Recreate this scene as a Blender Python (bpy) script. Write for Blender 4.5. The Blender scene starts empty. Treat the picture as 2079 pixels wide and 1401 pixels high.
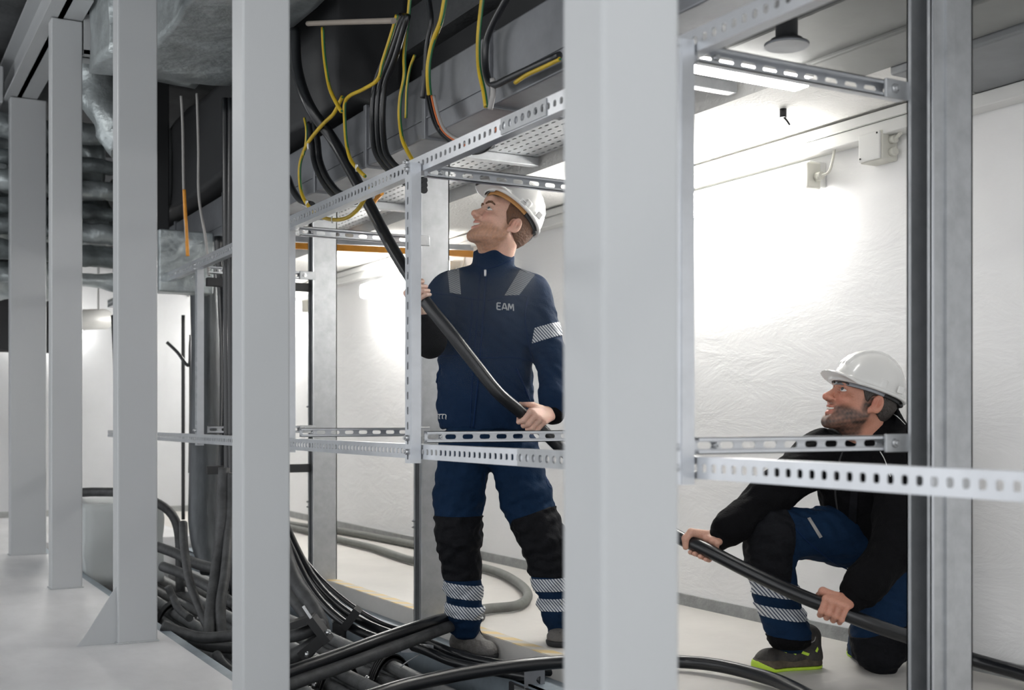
import bpy, bmesh, math, random
import numpy as np
from mathutils import Vector, Matrix, noise
from mathutils.bvhtree import BVHTree
random.seed(7)
V = Vector
W_, H_ = 2079, 1401
FPX = 2390.0; HOR = 850.0; CX = 1039.5; CAMZ = 0.95
TH = math.atan(1340 / FPX); S_, C_ = math.sin(TH), math.cos(TH)
sc = bpy.context.scene
# ------------------------------------------------------------ camera, world, exposure
cd = bpy.data.cameras.new('camera'); cam = bpy.data.objects.new('camera', cd); sc.collection.objects.link(cam)
cam.location = (0, 0, CAMZ); cam.rotation_euler = (math.pi / 2, 0, -TH)
cd.sensor_width = 36; cd.lens = FPX / W_ * 36; cd.shift_y = (HOR - H_ / 2) / W_
cd.dof.use_dof = True; cd.dof.focus_distance = 4.85; cd.dof.aperture_fstop = 3.2
cd.clip_start = 0.05
sc.camera = cam
w = bpy.data.worlds.new('world'); sc.world = w; w.use_nodes = True
w.node_tree.nodes['Background'].inputs[0].default_value = (0.96, 0.978, 1.0, 1)
w.node_tree.nodes['Background'].inputs[1].default_value = 0.8
sc.view_settings.view_transform = 'Standard'; sc.view_settings.look = 'None'
sc.view_settings.exposure = 0.95; sc.view_settings.gamma = 1; sc.view_settings.use_curve_mapping = False
LAMP = 20.0        # strength of the fluorescent diffusers

def P(u, v, D):                      # pixel + depth -> world
    R = (u - CX) / FPX * D; z = CAMZ + (HOR - v) / FPX * D
    return V((D * S_ + R * C_, D * C_ - R * S_, z))
def PX(u, v, X):                     # pixel + plane x = X
    r = (u - CX) / FPX; Y = X * (C_ - r * S_) / (S_ + r * C_)
    return P(u, v, X * S_ + Y * C_)
def PZ(u, v, Z):                     # pixel + plane z = Z
    return P(u, v, (CAMZ - Z) * FPX / (v - HOR))
def CV(r, d, z):                     # camera-relative direction (right, away, up)
    return V((d * S_ + r * C_, d * C_ - r * S_, z))

# ------------------------------------------------------------ materials
def mat(name, col, rough=0.5, metal=0.0, nscale=0, namt=0.0, bump=0.0, bscale=60, emit=0, attr=False, col2=None, stretch=None, coat=0, kind='noise', detail=6, spec=None):
    m = bpy.data.materials.new(name); m.use_nodes = True
    nt = m.node_tree; N = nt.nodes; L = nt.links; b = N['Principled BSDF']
    b.inputs['Base Color'].default_value = (*col, 1); b.inputs['Roughness'].default_value = rough
    b.inputs['Metallic'].default_value = metal
    if spec is not None: b.inputs['Specular IOR Level'].default_value = spec
    if coat: b.inputs['Coat Weight'].default_value = coat; b.inputs['Coat Roughness'].default_value = 0.08
    if emit:
        b.inputs['Emission Color'].default_value = (*col, 1); b.inputs['Emission Strength'].default_value = emit
    tc = N.new('ShaderNodeTexCoord'); mp = N.new('ShaderNodeMapping'); L.new(tc.outputs['Object'], mp.inputs[0])
    if stretch: mp.inputs['Scale'].default_value = stretch
    src = None
    if attr:
        a = N.new('ShaderNodeAttribute'); a.attribute_name = 'Col'; src = a.outputs['Color']
        L.new(src, b.inputs['Base Color'])
    if nscale:
        if kind == 'voronoi':
            t = N.new('ShaderNodeTexVoronoi'); t.inputs['Scale'].default_value = nscale; fac = t.outputs['Color']
        else:
            t = N.new('ShaderNodeTexNoise'); t.inputs['Scale'].default_value = nscale; t.inputs['Detail'].default_value = detail
            t.inputs['Roughness'].default_value = 0.65; fac = t.outputs['Fac']
        L.new(mp.outputs[0], t.inputs['Vector'])
        mr = N.new('ShaderNodeMapRange'); mr.inputs[1].default_value = 0.3; mr.inputs[2].default_value = 0.7
        L.new(fac, mr.inputs[0])
        mx = N.new('ShaderNodeMix'); mx.data_type = 'RGBA'
        c2 = col2 if col2 else tuple(c * (1 - namt) for c in col)
        L.new(mr.outputs[0], mx.inputs[0]); mx.inputs[6].default_value = (*col, 1); mx.inputs[7].default_value = (*c2, 1)
        if attr:
            mm = N.new('ShaderNodeMix'); mm.data_type = 'RGBA'; mm.blend_type = 'MULTIPLY'; mm.inputs[0].default_value = 1
            mx.inputs[6].default_value = (1, 1, 1, 1); mx.inputs[7].default_value = (1 - namt,) * 3 + (1,)
            L.new(mx.outputs[2], mm.inputs[7]); L.new(src, mm.inputs[6]); L.new(mm.outputs[2], b.inputs['Base Color'])
        else: L.new(mx.outputs[2], b.inputs['Base Color'])
    if bump:
        t2 = N.new('ShaderNodeTexNoise'); t2.inputs['Scale'].default_value = bscale; t2.inputs['Detail'].default_value = 8
        L.new(mp.outputs[0], t2.inputs['Vector']); bp = N.new('ShaderNodeBump'); bp.inputs['Strength'].default_value = bump
        bp.inputs['Distance'].default_value = 0.02
        L.new(t2.outputs['Fac'], bp.inputs['Height']); L.new(bp.outputs[0], b.inputs['Normal'])
    return m
def stripes(name, ca, cb, direction, freq, duty=0.5, rough=0.4, metal=0.0, emit=0):
    m = mat(name, ca, rough, metal); nt = m.node_tree; N = nt.nodes; L = nt.links; b = N['Principled BSDF']
    tc = N.new('ShaderNodeTexCoord'); dp = N.new('ShaderNodeVectorMath'); dp.operation = 'DOT_PRODUCT'
    L.new(tc.outputs['Object'], dp.inputs[0]); dp.inputs[1].default_value = tuple(direction)
    mu = N.new('ShaderNodeMath'); mu.operation = 'MULTIPLY'; mu.inputs[1].default_value = freq; L.new(dp.outputs['Value'], mu.inputs[0])
    fr = N.new('ShaderNodeMath'); fr.operation = 'FRACT'; L.new(mu.outputs[0], fr.inputs[0])
    gt = N.new('ShaderNodeMath'); gt.operation = 'GREATER_THAN'; gt.inputs[1].default_value = duty; L.new(fr.outputs[0], gt.inputs[0])
    mx = N.new('ShaderNodeMix'); mx.data_type = 'RGBA'; L.new(gt.outputs[0], mx.inputs[0])
    mx.inputs[6].default_value = (*ca, 1); mx.inputs[7].default_value = (*cb, 1); L.new(mx.outputs[2], b.inputs['Base Color'])
    return m
M = {}
M['wall'] = mat('plaster', (0.90, 0.895, 0.89), 0.75, nscale=1.3, namt=0.05, bump=0.55, bscale=5)
def _wallbump(m):
    nt = m.node_tree; N = nt.nodes; L = nt.links; b = N['Principled BSDF']
    tc = N.new('ShaderNodeTexCoord'); mp = N.new('ShaderNodeMapping'); mp.inputs['Scale'].default_value = (1, 1.2, 3.2); mp.inputs['Rotation'].default_value = (0.25, 0, 0)
    L.new(tc.outputs['Object'], mp.inputs[0])
    t = N.new('ShaderNodeTexNoise'); t.inputs['Scale'].default_value = 2.2; t.inputs['Detail'].default_value = 12; t.inputs['Roughness'].default_value = 0.58; t.inputs['Distortion'].default_value = 0.5
    L.new(mp.outputs[0], t.inputs['Vector']); bp = N.new('ShaderNodeBump'); bp.inputs['Strength'].default_value = 0.20; bp.inputs['Distance'].default_value = 0.04
    L.new(t.outputs['Fac'], bp.inputs['Height']); L.new(bp.outputs[0], b.inputs['Normal'])
_wallbump(M['wall'])
M['ceil'] = mat('ceiling_paint', (0.80, 0.79, 0.765), 0.85, bump=0.4, bscale=60)
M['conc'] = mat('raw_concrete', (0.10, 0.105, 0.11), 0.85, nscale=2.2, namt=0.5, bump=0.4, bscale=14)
M['floor'] = mat('floor_paint', (0.66, 0.635, 0.60), 0.42, nscale=2.0, namt=0.13, bump=0.1, bscale=20)
M['floorL'] = mat('aisle_floor_paint', (0.76, 0.76, 0.77), 0.4, nscale=2.4, namt=0.24, bump=0.1, bscale=12, stretch=(1, .5, 1))
M['base'] = mat('grey_base_paint', (0.36, 0.37, 0.365), 0.6, nscale=14, namt=0.3, bump=0.3, bscale=60)
M['trench'] = mat('trench_concrete', (0.25, 0.225, 0.20), 0.85, nscale=5, namt=0.45, bump=0.6, bscale=18)
M['col'] = mat('painted_steel', (0.46, 0.475, 0.485), 0.42, nscale=1.2, namt=0.05, stretch=(1, 1, .2))
M['colL'] = M['col']
M['galv'] = mat('galvanised', (0.50, 0.515, 0.53), 0.45, 0.6, nscale=16, namt=0.22, detail=10)
M['zinc'] = mat('bright_zinc', (0.64, 0.66, 0.69), 0.32, 0.75, nscale=9, namt=0.12)
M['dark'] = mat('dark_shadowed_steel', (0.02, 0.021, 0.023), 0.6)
M['duct'] = mat('duct_sheet', (0.27, 0.28, 0.30), 0.42, 0.6, nscale=3, namt=0.35, bump=0.15, bscale=4)
M['ceil_shade'] = mat('ceiling_shade_grey', (0.26, 0.27, 0.28), 0.55, 0.2, nscale=2.5, namt=0.3)  # dark tone stands in for shade on the near ceiling
M['foil'] = mat('foil', (0.52, 0.57, 0.58), 0.36, 0.6, nscale=4, namt=0.5, bump=0.9, bscale=9)
M['foil2'] = mat('dull_foil', (0.22, 0.25, 0.255), 0.45, 0.4, nscale=5, namt=0.6, bump=0.9, bscale=9)
M['beam'] = mat('channel_steel', (0.33, 0.39, 0.44), 0.45, 0.35, nscale=9, namt=0.25)
M['cable'] = mat('black_cable', (0.008, 0.009, 0.011), 0.28, spec=0.6)
M['cableD'] = mat('dusty_cable', (0.075, 0.078, 0.08), 0.55, nscale=14, col2=(0.028, 0.028, 0.03), bump=0.1)
M['cableG'] = mat('grey_dusty_cable', (0.17, 0.175, 0.16), 0.6, nscale=20, namt=0.3)
M['pipeG'] = mat('trench_cable', (0.20, 0.205, 0.21), 0.5, nscale=12, namt=0.5, bump=0.1)
M['cleat'] = mat('cleat_plastic', (0.012, 0.012, 0.013), 0.4)
M['orange'] = mat('orange_tape', (0.80, 0.33, 0.03), 0.5, nscale=12, namt=0.3)
M['orangew'] = mat('orange_wire', (0.55, 0.13, 0.03), 0.4)
M['greyw'] = mat('grey_wire', (0.33, 0.32, 0.31), 0.45)
M['white'] = mat('white_plastic', (0.72, 0.72, 0.70), 0.4)
M['cream'] = mat('cream_plastic', (0.62, 0.61, 0.55), 0.45)
M['lamp2'] = mat('lit_batten_diffuser', (1.0, 0.985, 0.96), 0.4, emit=10)
M['lamp'] = mat('lit_diffuser', (1.0, 0.985, 0.95), 0.4, emit=LAMP)
M['bolt'] = mat('bolt', (0.62, 0.63, 0.64), 0.3, 0.9)
M['pad'] = mat('black_rubber', (0.02, 0.02, 0.022), 0.7)
M['insul'] = mat('grey_insulation', (0.10, 0.11, 0.12), 0.4, 0.3, nscale=7, namt=0.7, stretch=(1, 1, .15), bump=0.4, bscale=10)
M['yg'] = mat('yellow_wire', (0.62, 0.42, 0.02), 0.4, nscale=9, namt=0.35); M['grn'] = mat('green_stripe', (0.02, 0.13, 0.05), 0.4)
M['tape'] = stripes('floor_tape_pattern', (0.56, 0.52, 0.45), (0.66, 0.50, 0.24), (1, 1, 0), 6.2, 0.5, 0.6)
M['navy'] = mat('navy_fabric', (0.0075, 0.024, 0.063), 0.8, nscale=8, namt=0.25, bump=0.14, bscale=160, spec=0.12)
M['navy2'] = mat('navy_trouser_fabric', (0.0065, 0.024, 0.062), 0.82, nscale=9, namt=0.3, bump=0.16, bscale=140, spec=0.12)
M['seam'] = mat('navy_seam', (0.006, 0.022, 0.07), 0.8, spec=0.12)
M['black'] = mat('black_fabric', (0.004, 0.004, 0.005), 0.85, nscale=14, namt=0.3, bump=0.25, bscale=160, spec=0.12)
M['kneeb'] = mat('knee_fabric', (0.008, 0.0085, 0.011), 0.7, nscale=20, namt=0.35, bump=0.2, bscale=160, spec=0.12)
M['reflect'] = mat('reflective_tape', (0.46, 0.48, 0.50), 0.45, 0.15)
hd = CV(0.75, 0, 0.66)
M['hatch'] = stripes('hatched_reflective', (0.60, 0.62, 0.64), (0.03, 0.045, 0.09), hd, 100, 0.58, 0.5)
M['hatch2'] = stripes('fine_hatched_reflective', (0.62, 0.64, 0.66), (0.28, 0.30, 0.33), CV(0.4, 0, 0.9), 130, 0.55, 0.5)
M['skin'] = mat('skin', (0.6, 0.35, 0.26), 0.48, attr=True, nscale=260, namt=0.2, bump=0.08, bscale=300)
_b = M['skin'].node_tree.nodes['Principled BSDF']; _b.inputs['Subsurface Weight'].default_value = 0.12; _b.inputs['Subsurface Scale'].default_value = 0.01
M['hairA'] = mat('ginger_hair', (0.21, 0.085, 0.03), 0.6, nscale=240, namt=0.6, bump=0.5, bscale=240, stretch=(1, 1, .3))
M['hairB'] = mat('greying_hair', (0.10, 0.085, 0.075), 0.6, nscale=240, col2=(0.02, 0.016, 0.014), bump=0.5, bscale=240, stretch=(1, 1, .3))
M['helmet'] = mat('helmet_shell', (0.74, 0.735, 0.715), 0.22, coat=0.4)
M['eye'] = mat('eye', (0.7, 0.68, 0.66), 0.2); M['iris'] = mat('iris', (0.05, 0.07, 0.08), 0.15)
M['teeth'] = mat('teeth', (0.78, 0.74, 0.66), 0.25)
M['band'] = mat('sweatband', (0.55, 0.27, 0.08), 0.6)
M['boot'] = mat('worn_boot_leather', (0.10, 0.095, 0.09), 0.6, nscale=22, namt=0.0, col2=(0.16, 0.15, 0.14), bump=0.4, bscale=50)
M['shoe'] = mat('shoe_fabric', (0.012, 0.012, 0.012), 0.7, nscale=20, col2=(0.05, 0.043, 0.036), bump=0.3, bscale=60)
M['mud'] = mat('muddy_midsole', (0.11, 0.085, 0.055), 0.75, nscale=30, namt=0.6)
M['lime'] = mat('lime_rubber', (0.50, 0.72, 0.05), 0.5)
M['lace'] = mat('lace', (0.02, 0.02, 0.02), 0.8)

# ------------------------------------------------------------ mesh building
COL = sc.collection
class MB:
    def __init__(s): s.v = []; s.f = []; s.sm = []
    def add(s, vs, fs, smooth=False):
        o = len(s.v); s.v += [tuple(x) for x in vs]
        for f in fs: s.f.append([i + o for i in f]); s.sm.append(smooth)
    def box(s, lo, hi):
        (a, b, c), (d, e, g) = lo, hi
        s.add([(a,b,c),(d,b,c),(d,e,c),(a,e,c),(a,b,g),(d,b,g),(d,e,g),(a,e,g)],
              [(0,3,2,1),(4,5,6,7),(0,1,5,4),(1,2,6,5),(2,3,7,6),(3,0,4,7)])
        return s
    def obox(s, c, ax, ay, az, hx, hy, hz):
        c = V(c); vs = [c + ax*hx*i + ay*hy*j + az*hz*k for k in (-1,1) for j in (-1,1) for i in (-1,1)]
        s.add(vs, [(0,2,3,1),(4,5,7,6),(0,1,5,4),(1,3,7,5),(3,2,6,7),(2,0,4,6)]); return s
    def bbox(s, lo, hi, b=0.004):      # box with bevelled edges
        bm = bmesh.new(); bmesh.ops.create_cube(bm, size=1)
        for v in bm.verts:
            v.co = V([(lo[i] + hi[i]) / 2 + v.co[i] * (hi[i] - lo[i]) for i in range(3)])
        bmesh.ops.bevel(bm, geom=list(bm.edges), offset=b, segments=2, profile=0.5, affect='EDGES')
        s.frombm(bm); return s
    def frombm(s, bm, smooth=False):
        bm.verts.index_update(); s.add([v.co.copy() for v in bm.verts], [[v.index for v in f.verts] for f in bm.faces], smooth); bm.free()
    def tube(s, pts, r, n=14, caps=True, smooth_path=True, sub=8):
        pts = [V(p) for p in pts]
        if smooth_path and len(pts) > 2: pts, ts = catmull(pts, sub)
        else: ts = [i / (len(pts) - 1) for i in range(len(pts))]
        rr = (lambda t: r) if not callable(r) else r
        t0 = (pts[1] - pts[0]).normalized(); u = t0.orthogonal().normalized(); rings = []
        for i, p in enumerate(pts):
            t = (pts[min(i+1, len(pts)-1)] - pts[max(i-1, 0)]).normalized()
            u = (u - t * u.dot(t)).normalized(); w_ = t.cross(u); R = rr(ts[i])
            rings.append([p + (u * math.cos(2*math.pi*k/n) + w_ * math.sin(2*math.pi*k/n)) * R for k in range(n)])
        vs = [q for rg in rings for q in rg]; fs = []
        for i in range(len(rings) - 1):
            for k in range(n):
                k2 = (k + 1) % n; fs.append((i*n+k, i*n+k2, (i+1)*n+k2, (i+1)*n+k))
        s.add(vs, fs, True)
        if caps:
            o = len(s.v) - len(vs); s.f.append([o + k for k in reversed(range(n))]); s.sm.append(False)
            s.f.append([o + (len(rings)-1)*n + k for k in range(n)]); s.sm.append(False)
        return s
    def cyl(s, a, b, r, n=16): return s.tube([a, b], r, n)
    def build(s, name, m, parent=None, origin=None):
        me = bpy.data.meshes.new(name); o0 = V(origin) if origin is not None else V((0,0,0))
        if parent is not None: o0 = parent['_o'] if False else V(ORG.get(parent.name, (0,0,0)))
        me.from_pydata([tuple(V(v) - o0) for v in s.v], [], s.f); me.validate()
        if len(me.polygons) == len(s.sm): me.polygons.foreach_set('use_smooth', s.sm)
        me.materials.append(M[m] if isinstance(m, str) else m)
        ob = bpy.data.objects.new(name, me); COL.objects.link(ob)
        if parent is not None: ob.parent = parent; ORG[ob.name] = tuple(o0)
        else: ob.location = o0; ORG[ob.name] = tuple(o0)
        return ob
ORG = {}
def catmull(p, sub):
    out = []; ts = []; n = len(p)
    for i in range(n - 1):
        a = p[i-1] if i else p[0]*2 - p[1]; b = p[i]; c = p[i+1]; d = p[i+2] if i+2 < n else p[-1]*2 - p[-2]
        for k in range(sub):
            t = k / sub
            out.append(0.5*((2*b) + (c-a)*t + (2*a-5*b+4*c-d)*t*t + (3*b-a-3*c+d)*t**3)); ts.append((i + t)/(n-1))
    out.append(p[-1].copy()); ts.append(1.0); return out, ts
def tag(o, label=None, cat=None, group=None, kind=None):
    if label: o['label'] = label
    if cat: o['category'] = cat
    if group: o['group'] = group
    if kind: o['kind'] = kind
    return o
def empty(name, loc, label, cat, group=None):
    o = bpy.data.objects.new(name, None); COL.objects.link(o); o.location = loc; o.empty_display_size = .1
    ORG[o.name] = tuple(loc); return tag(o, label, cat, group)
def struct(name, mb, m): return tag(mb.build(name, m), kind='structure')
STAD = []
for k in range(16):
    a = k * math.pi / 8; c, s_ = math.cos(a), math.sin(a); STAD.append((c, s_))
RP = [(1,0),(1,.5),(1,1),(.5,1),(0,1),(-.5,1),(-1,1),(-1,.5),(-1,0),(-1,-.5),(-1,-1),(-.5,-1),(0,-1),(.5,-1),(1,-1),(1,-.5)]
def perf(mb, O, A, B, L, H, pitch, hw, hh, th=0.002, skip=None, square=0.0):
    """perforated plate: plane O + A*[0,L] + B*[0,H], thickness along A x B"""
    O, A, B = V(O), V(A), V(B); Nn = A.cross(B) * th; n = max(1, int(L // pitch)); p = L / n
    for i in range(n):
        c = O + A * (p * (i + .5)) + B * (H / 2)
        if skip and skip(i): 
            mb.obox(c + Nn*.5, A, B, A.cross(B), p/2, H/2, th/2); continue
        out = [c + A*(x*p/2) + B*(y*H/2) for x, y in RP]
        hole = []
        for k, (x, y) in enumerate(STAD):
            if hw > hh * 1.3: q = ((hw - hh) * (1 if x > 1e-6 else -1 if x < -1e-6 else 0) + x * hh, y * hh)
            else:
                e = 1 - square * 0.6
                q = (hw * math.copysign(abs(x)**e, x), hh * math.copysign(abs(y)**e, y))
            hole.append(c + A*q[0] + B*q[1])
        vs = out + hole + [q + Nn for q in out] + [q + Nn for q in hole]; fs = []
        for k in range(16):
            j = (k + 1) % 16
            fs += [(k, 16+k, 16+j, j), (32+k, 32+j, 48+j, 48+k), (16+k, 48+k, 48+j, 16+j), (k, j, 32+j, 32+k)]
        mb.add(vs, fs)
def bolt_at(c, ax, r=0.008, l=0.008, parent=None, name='bolt'):
    mb = MB(); c = V(c); ax = V(ax).normalized(); mb.tube([c, c + ax*l], r, 6, smooth_path=False); mb.tube([c + ax*l, c + ax*(l+.006)], r*.5, 8, smooth_path=False)
    return mb.build(name, 'bolt', parent)

# ------------------------------------------------------------ SDF modelling (numpy)
def ar(x): return np.array(x, dtype=np.float32)
def nrm(q): return np.sqrt((q*q).sum(-1))
def rc(a, b, ra, rb):
    a, b = ar(a), ar(b); d = b - a; dd = float((d*d).sum()) + 1e-9
    def f(p):
        t = np.clip(((p - a) @ d) / dd, 0, 1); return nrm(p - a - t[..., None]*d) - (ra + (rb - ra)*t)
    return f
def ell(c, r, R=None):
    c, r = ar(c), ar(r); Rm = None if R is None else ar(R)     # rows of R = local axes
    def f(p):
        q = p - c
        if Rm is not None: q = q @ Rm.T
        k0 = nrm(q / r); k1 = nrm(q / (r*r)) + 1e-6
        return k0*(k0 - 1)/k1
    return f
def rbox(c, h, rr, R=None):
    c, h = ar(c), ar(h); Rm = None if R is None else ar(R)
    def f(p):
        q = p - c
        if Rm is not None: q = q @ Rm.T
        q = np.abs(q) - h + rr
        return nrm(np.maximum(q, 0)) + np.minimum(q.max(-1), 0) - rr
    return f
def flat(f, c, axis, fac):           # squash f along axis about c (fac<1 thins it)
    c, axis = ar(c), ar(axis)
    def g(p):
        q = p - c; k = (q @ axis)[..., None]*axis; return f(p + k*(1/fac - 1)) * min(1, fac + .15)
    return g
def smin(a, b, k):
    h = np.clip(.5 + .5*(b - a)/k, 0, 1); return b*(1-h) + a*h - k*h*(1-h)
def U(fs, k=0.02):
    def f(p):
        d = fs[0](p)
        for g in fs[1:]: d = smin(d, g(p), k)
        return d
    return f
def sub(f, g, k=0.004): return lambda p: -smin(-f(p), g(p), k)
def inter(*fs): return lambda p: np.max([g(p) for g in fs], axis=0)
def plane(c, n):                     # keeps the side opposite n
    c, n = ar(c), ar(V(n).normalized()); return lambda p: (p - c) @ n
def off(f, d): return lambda p: f(p) - d
def surfnet(f, lo, hi, h, smooth=1):
    lo, hi = ar(lo), ar(hi); n = np.ceil((hi - lo)/h).astype(int) + 1
    ax = [lo[i] + h*np.arange(n[i], dtype=np.float32) for i in range(3)]
    v = np.empty(tuple(n), np.float32)
    st = 16
    for i in range(0, n[0], st):
        g = np.stack(np.meshgrid(ax[0][i:i+st], ax[1], ax[2], indexing='ij'), -1); v[i:i+st] = f(g)
    ins = v < 0; cs = tuple(n - 1); acc = np.zeros(cs + (3,), np.float32); cnt = np.zeros(cs, np.int16)
    for d in range(3):
        e = [x for x in range(3) if x != d]
        s0 = [slice(None)]*3; s1 = [slice(None)]*3; s0[d] = slice(0, -1); s1[d] = slice(1, None)
        a, b = v[tuple(s0)], v[tuple(s1)]; cr = (a < 0) != (b < 0)
        t = np.where(cr, a/(a - b + 1e-12), 0)
        for i in (0, 1):
            for j in (0, 1):
                sl = [slice(None)]*3; sl[e[0]] = slice(i, n[e[0]] - 1 + i); sl[e[1]] = slice(j, n[e[1]] - 1 + j)
                c_, t_ = cr[tuple(sl)], t[tuple(sl)]; o = np.zeros(3, np.float32); o[e[0]] = i; o[e[1]] = j
                for q in range(3): acc[..., q] += np.where(c_, t_ if q == d else o[q], 0)
                cnt += c_
    act = cnt > 0; idx = -np.ones(cs, int); idx[act] = np.arange(act.sum())
    cell = np.argwhere(act).astype(np.float32); pos = lo + h*(cell + acc[act]/cnt[act][:, None])
    faces = []
    for d in range(3):
        e1, e2 = (d + 1) % 3, (d + 2) % 3
        s0 = [slice(None)]*3; s1 = [slice(None)]*3; s0[d] = slice(0, -1); s1[d] = slice(1, None)
        a, b = ins[tuple(s0)], ins[tuple(s1)]; w_ = np.argwhere(a != b)
        w_ = w_[(w_[:, e1] > 0) & (w_[:, e2] > 0) & (w_[:, e1] < n[e1]-1) & (w_[:, e2] < n[e2]-1)]
        def g(o1, o2):
            q = w_.copy(); q[:, e1] += o1; q[:, e2] += o2; return idx[tuple(q.T)]
        F = np.stack([g(-1, -1), g(0, -1), g(0, 0), g(-1, 0)], 1)
        fl = ~a[tuple(w_.T)]; F[fl] = F[fl][:, ::-1]; faces.append(F)
    F = np.concatenate(faces)
    for _ in range(smooth):
        s_ = np.zeros_like(pos); c = np.zeros(len(pos), np.float32)
        for k in range(4):
            np.add.at(s_, F[:, k], pos[F[:, (k+1) % 4]]); np.add.at(c, F[:, k], 1)
            np.add.at(s_, F[:, (k+1) % 4], pos[F[:, k]]); np.add.at(c, F[:, (k+1) % 4], 1)
        pos = pos*.5 + .5*s_/np.maximum(c, 1)[:, None]
    return pos, F
def nmesh(name, parts, m, parent=None, colors=None, origin=None):
    """parts: list of (pos, faces) in world space"""
    vs = []; fs = []; o = 0
    for p, F in parts: vs.append(p); fs.append(F + o); o += len(p)
    p = np.concatenate(vs); F = np.concatenate(fs)
    o0 = np.array(ORG[parent.name] if parent is not None else (origin or (0,0,0)))
    me = bpy.data.meshes.new(name); me.vertices.add(len(p)); me.vertices.foreach_set('co', (p - o0).astype(np.float32).ravel())
    me.loops.add(F.size); me.loops.foreach_set('vertex_index', F.ravel().astype(np.int32))
    me.polygons.add(len(F)); me.polygons.foreach_set('loop_start', np.arange(0, F.size, 4, dtype=np.int32))
    me.polygons.foreach_set('loop_total', np.full(len(F), 4, np.int32)); me.update(calc_edges=True); me.validate()
    me.polygons.foreach_set('use_smooth', np.ones(len(me.polygons), bool))
    if colors is not None:
        c = np.concatenate(colors); at = me.attributes.new('Col', 'FLOAT_COLOR', 'POINT')
        at.data.foreach_set('color', np.concatenate([c, np.ones((len(c), 1))], 1).astype(np.float32).ravel())
    me.materials.append(M[m]); ob = bpy.data.objects.new(name, me); COL.objects.link(ob)
    if parent is not None: ob.parent = parent
    else: ob.location = V(o0.tolist())
    ORG[ob.name] = tuple(o0); return ob
def fastnoise(p, s, seed=0):
    r = np.random.RandomState(seed); d = 0
    for i in range(5):
        k = r.normal(size=3); k /= np.linalg.norm(k); k2 = r.normal(size=3); k2 /= np.linalg.norm(k2)
        d = d + np.sin((p @ ar(k))*s*(1 + .5*i) + 1.7*np.sin((p @ ar(k2))*s*.6 + i) + r.rand()*6)/(1 + .5*i)
    return d / 3
def wrinkle(f, amp, s, seed): return lambda p: f(p) + amp*fastnoise(p, s, seed)
def bvh_of(parts):
    vs = []; fs = []; o = 0
    for p, F in parts: vs += p.tolist(); fs += (F + o).tolist(); o += len(p)
    return BVHTree.FromPolygons([V(x) for x in vs], fs)
EYE = V((0, 0, CAMZ))
def hit(bv, u, v, o=0.002):
    d = (P(u, v, 1) - EYE).normalized(); r = bv.ray_cast(EYE, d)
    if r[0] is None: return None
    return r[0] - d*o
def drape(name, poly, bv, m, parent, o=0.003, n=14, fallback=None):
    """quad patch (4 photo corners) laid on the clothing surface, with thickness"""
    a, b, c, d = poly; mb = MB(); g = []; last = fallback
    for j in range(n + 1):
        for i in range(n + 1):
            s, t = i/n, j/n
            u = (a[0]*(1-s)+b[0]*s)*(1-t) + (d[0]*(1-s)+c[0]*s)*t; v = (a[1]*(1-s)+b[1]*s)*(1-t) + (d[1]*(1-s)+c[1]*s)*t
            h = hit(bv, u, v, o); last = h if h is not None else last; g.append((h if h is not None else last) or EYE)
    dd = (g[0] - EYE).normalized()*o*1.6; N = len(g)
    vs = g + [q + dd for q in g]; fs = []
    for j in range(n):
        for i in range(n):
            k = j*(n+1)+i; fs.append((k, k+1, k+n+2, k+n+1)); fs.append((N+k, N+k+n+1, N+k+n+2, N+k+1))
    mb.add(vs, fs, True); return mb.build(name, m, parent)
def seamline(name, uv, bv, m, parent, r=0.0025, o=0.0, sub_=6):
    pts = []
    q, _ = catmull([V((a, b, 0)) for a, b in uv], sub_)
    for x in q:
        h = hit(bv, x.x, x.y, o)
        if h is not None: pts.append(h)
    if len(pts) < 2: return None
    return MB().tube(pts, r, 6, smooth_path=False).build(name, m, parent)

# ============================================================ SETTING
XW = 3.7; YE = 12.2; CZ = 2.2
struct('wall_right', MB().box((XW, -1.5, -0.02), (XW+.2, YE, 3.4)), 'wall')
struct('wall_back', MB().box((-3.0, YE, -0.02), (XW+.2, YE+.2, 3.6)), mat('grey_end_wall_plaster', (0.60, 0.61, 0.625), 0.8, nscale=1.2, namt=0.12, bump=0.2, bscale=5))  # unpainted light grey, lowered from the side wall's white to render less bright
fl = MB().box((-4, -3, -.6), (1.2, YE, 0)); fl.box((1.2, 9.6, -.6), (2.43, YE, 0)); struct('floor', fl, 'floorL')
f2 = MB().box((2.43, -3, -.0005), (XW, YE, 0.0)); f2 = MB().box((2.432, -3, -.09), (XW, YE, 0)); struct('floor_side', f2, 'floor')
tr = MB().box((1.2, -3, -.62), (2.43, 9.6, -.58)); tr.box((2.43, -3, -.62), (XW, YE, -.0905)); struct('trim_1', tr, 'trench')
struct('ceiling', MB().box((3.02, -1.5, CZ), (XW, YE, CZ+.8)), 'ceil')
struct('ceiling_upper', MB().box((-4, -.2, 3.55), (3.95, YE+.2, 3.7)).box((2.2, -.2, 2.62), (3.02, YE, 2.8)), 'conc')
bb = MB().box((XW-.012, -1.5, 0), (XW, YE, .058)); bb.box((-2.9, YE-.012, 0), (XW-.012, YE, .058)); struct('baseboard_right', bb, 'base')

tag(MB().box((2.435, -1.0, .0), (2.50, 9.5, .0025)).build('floor_tape', 'tape'), 'faded yellow and grey hazard tape along the right edge of the cable trench', 'tape')

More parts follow.
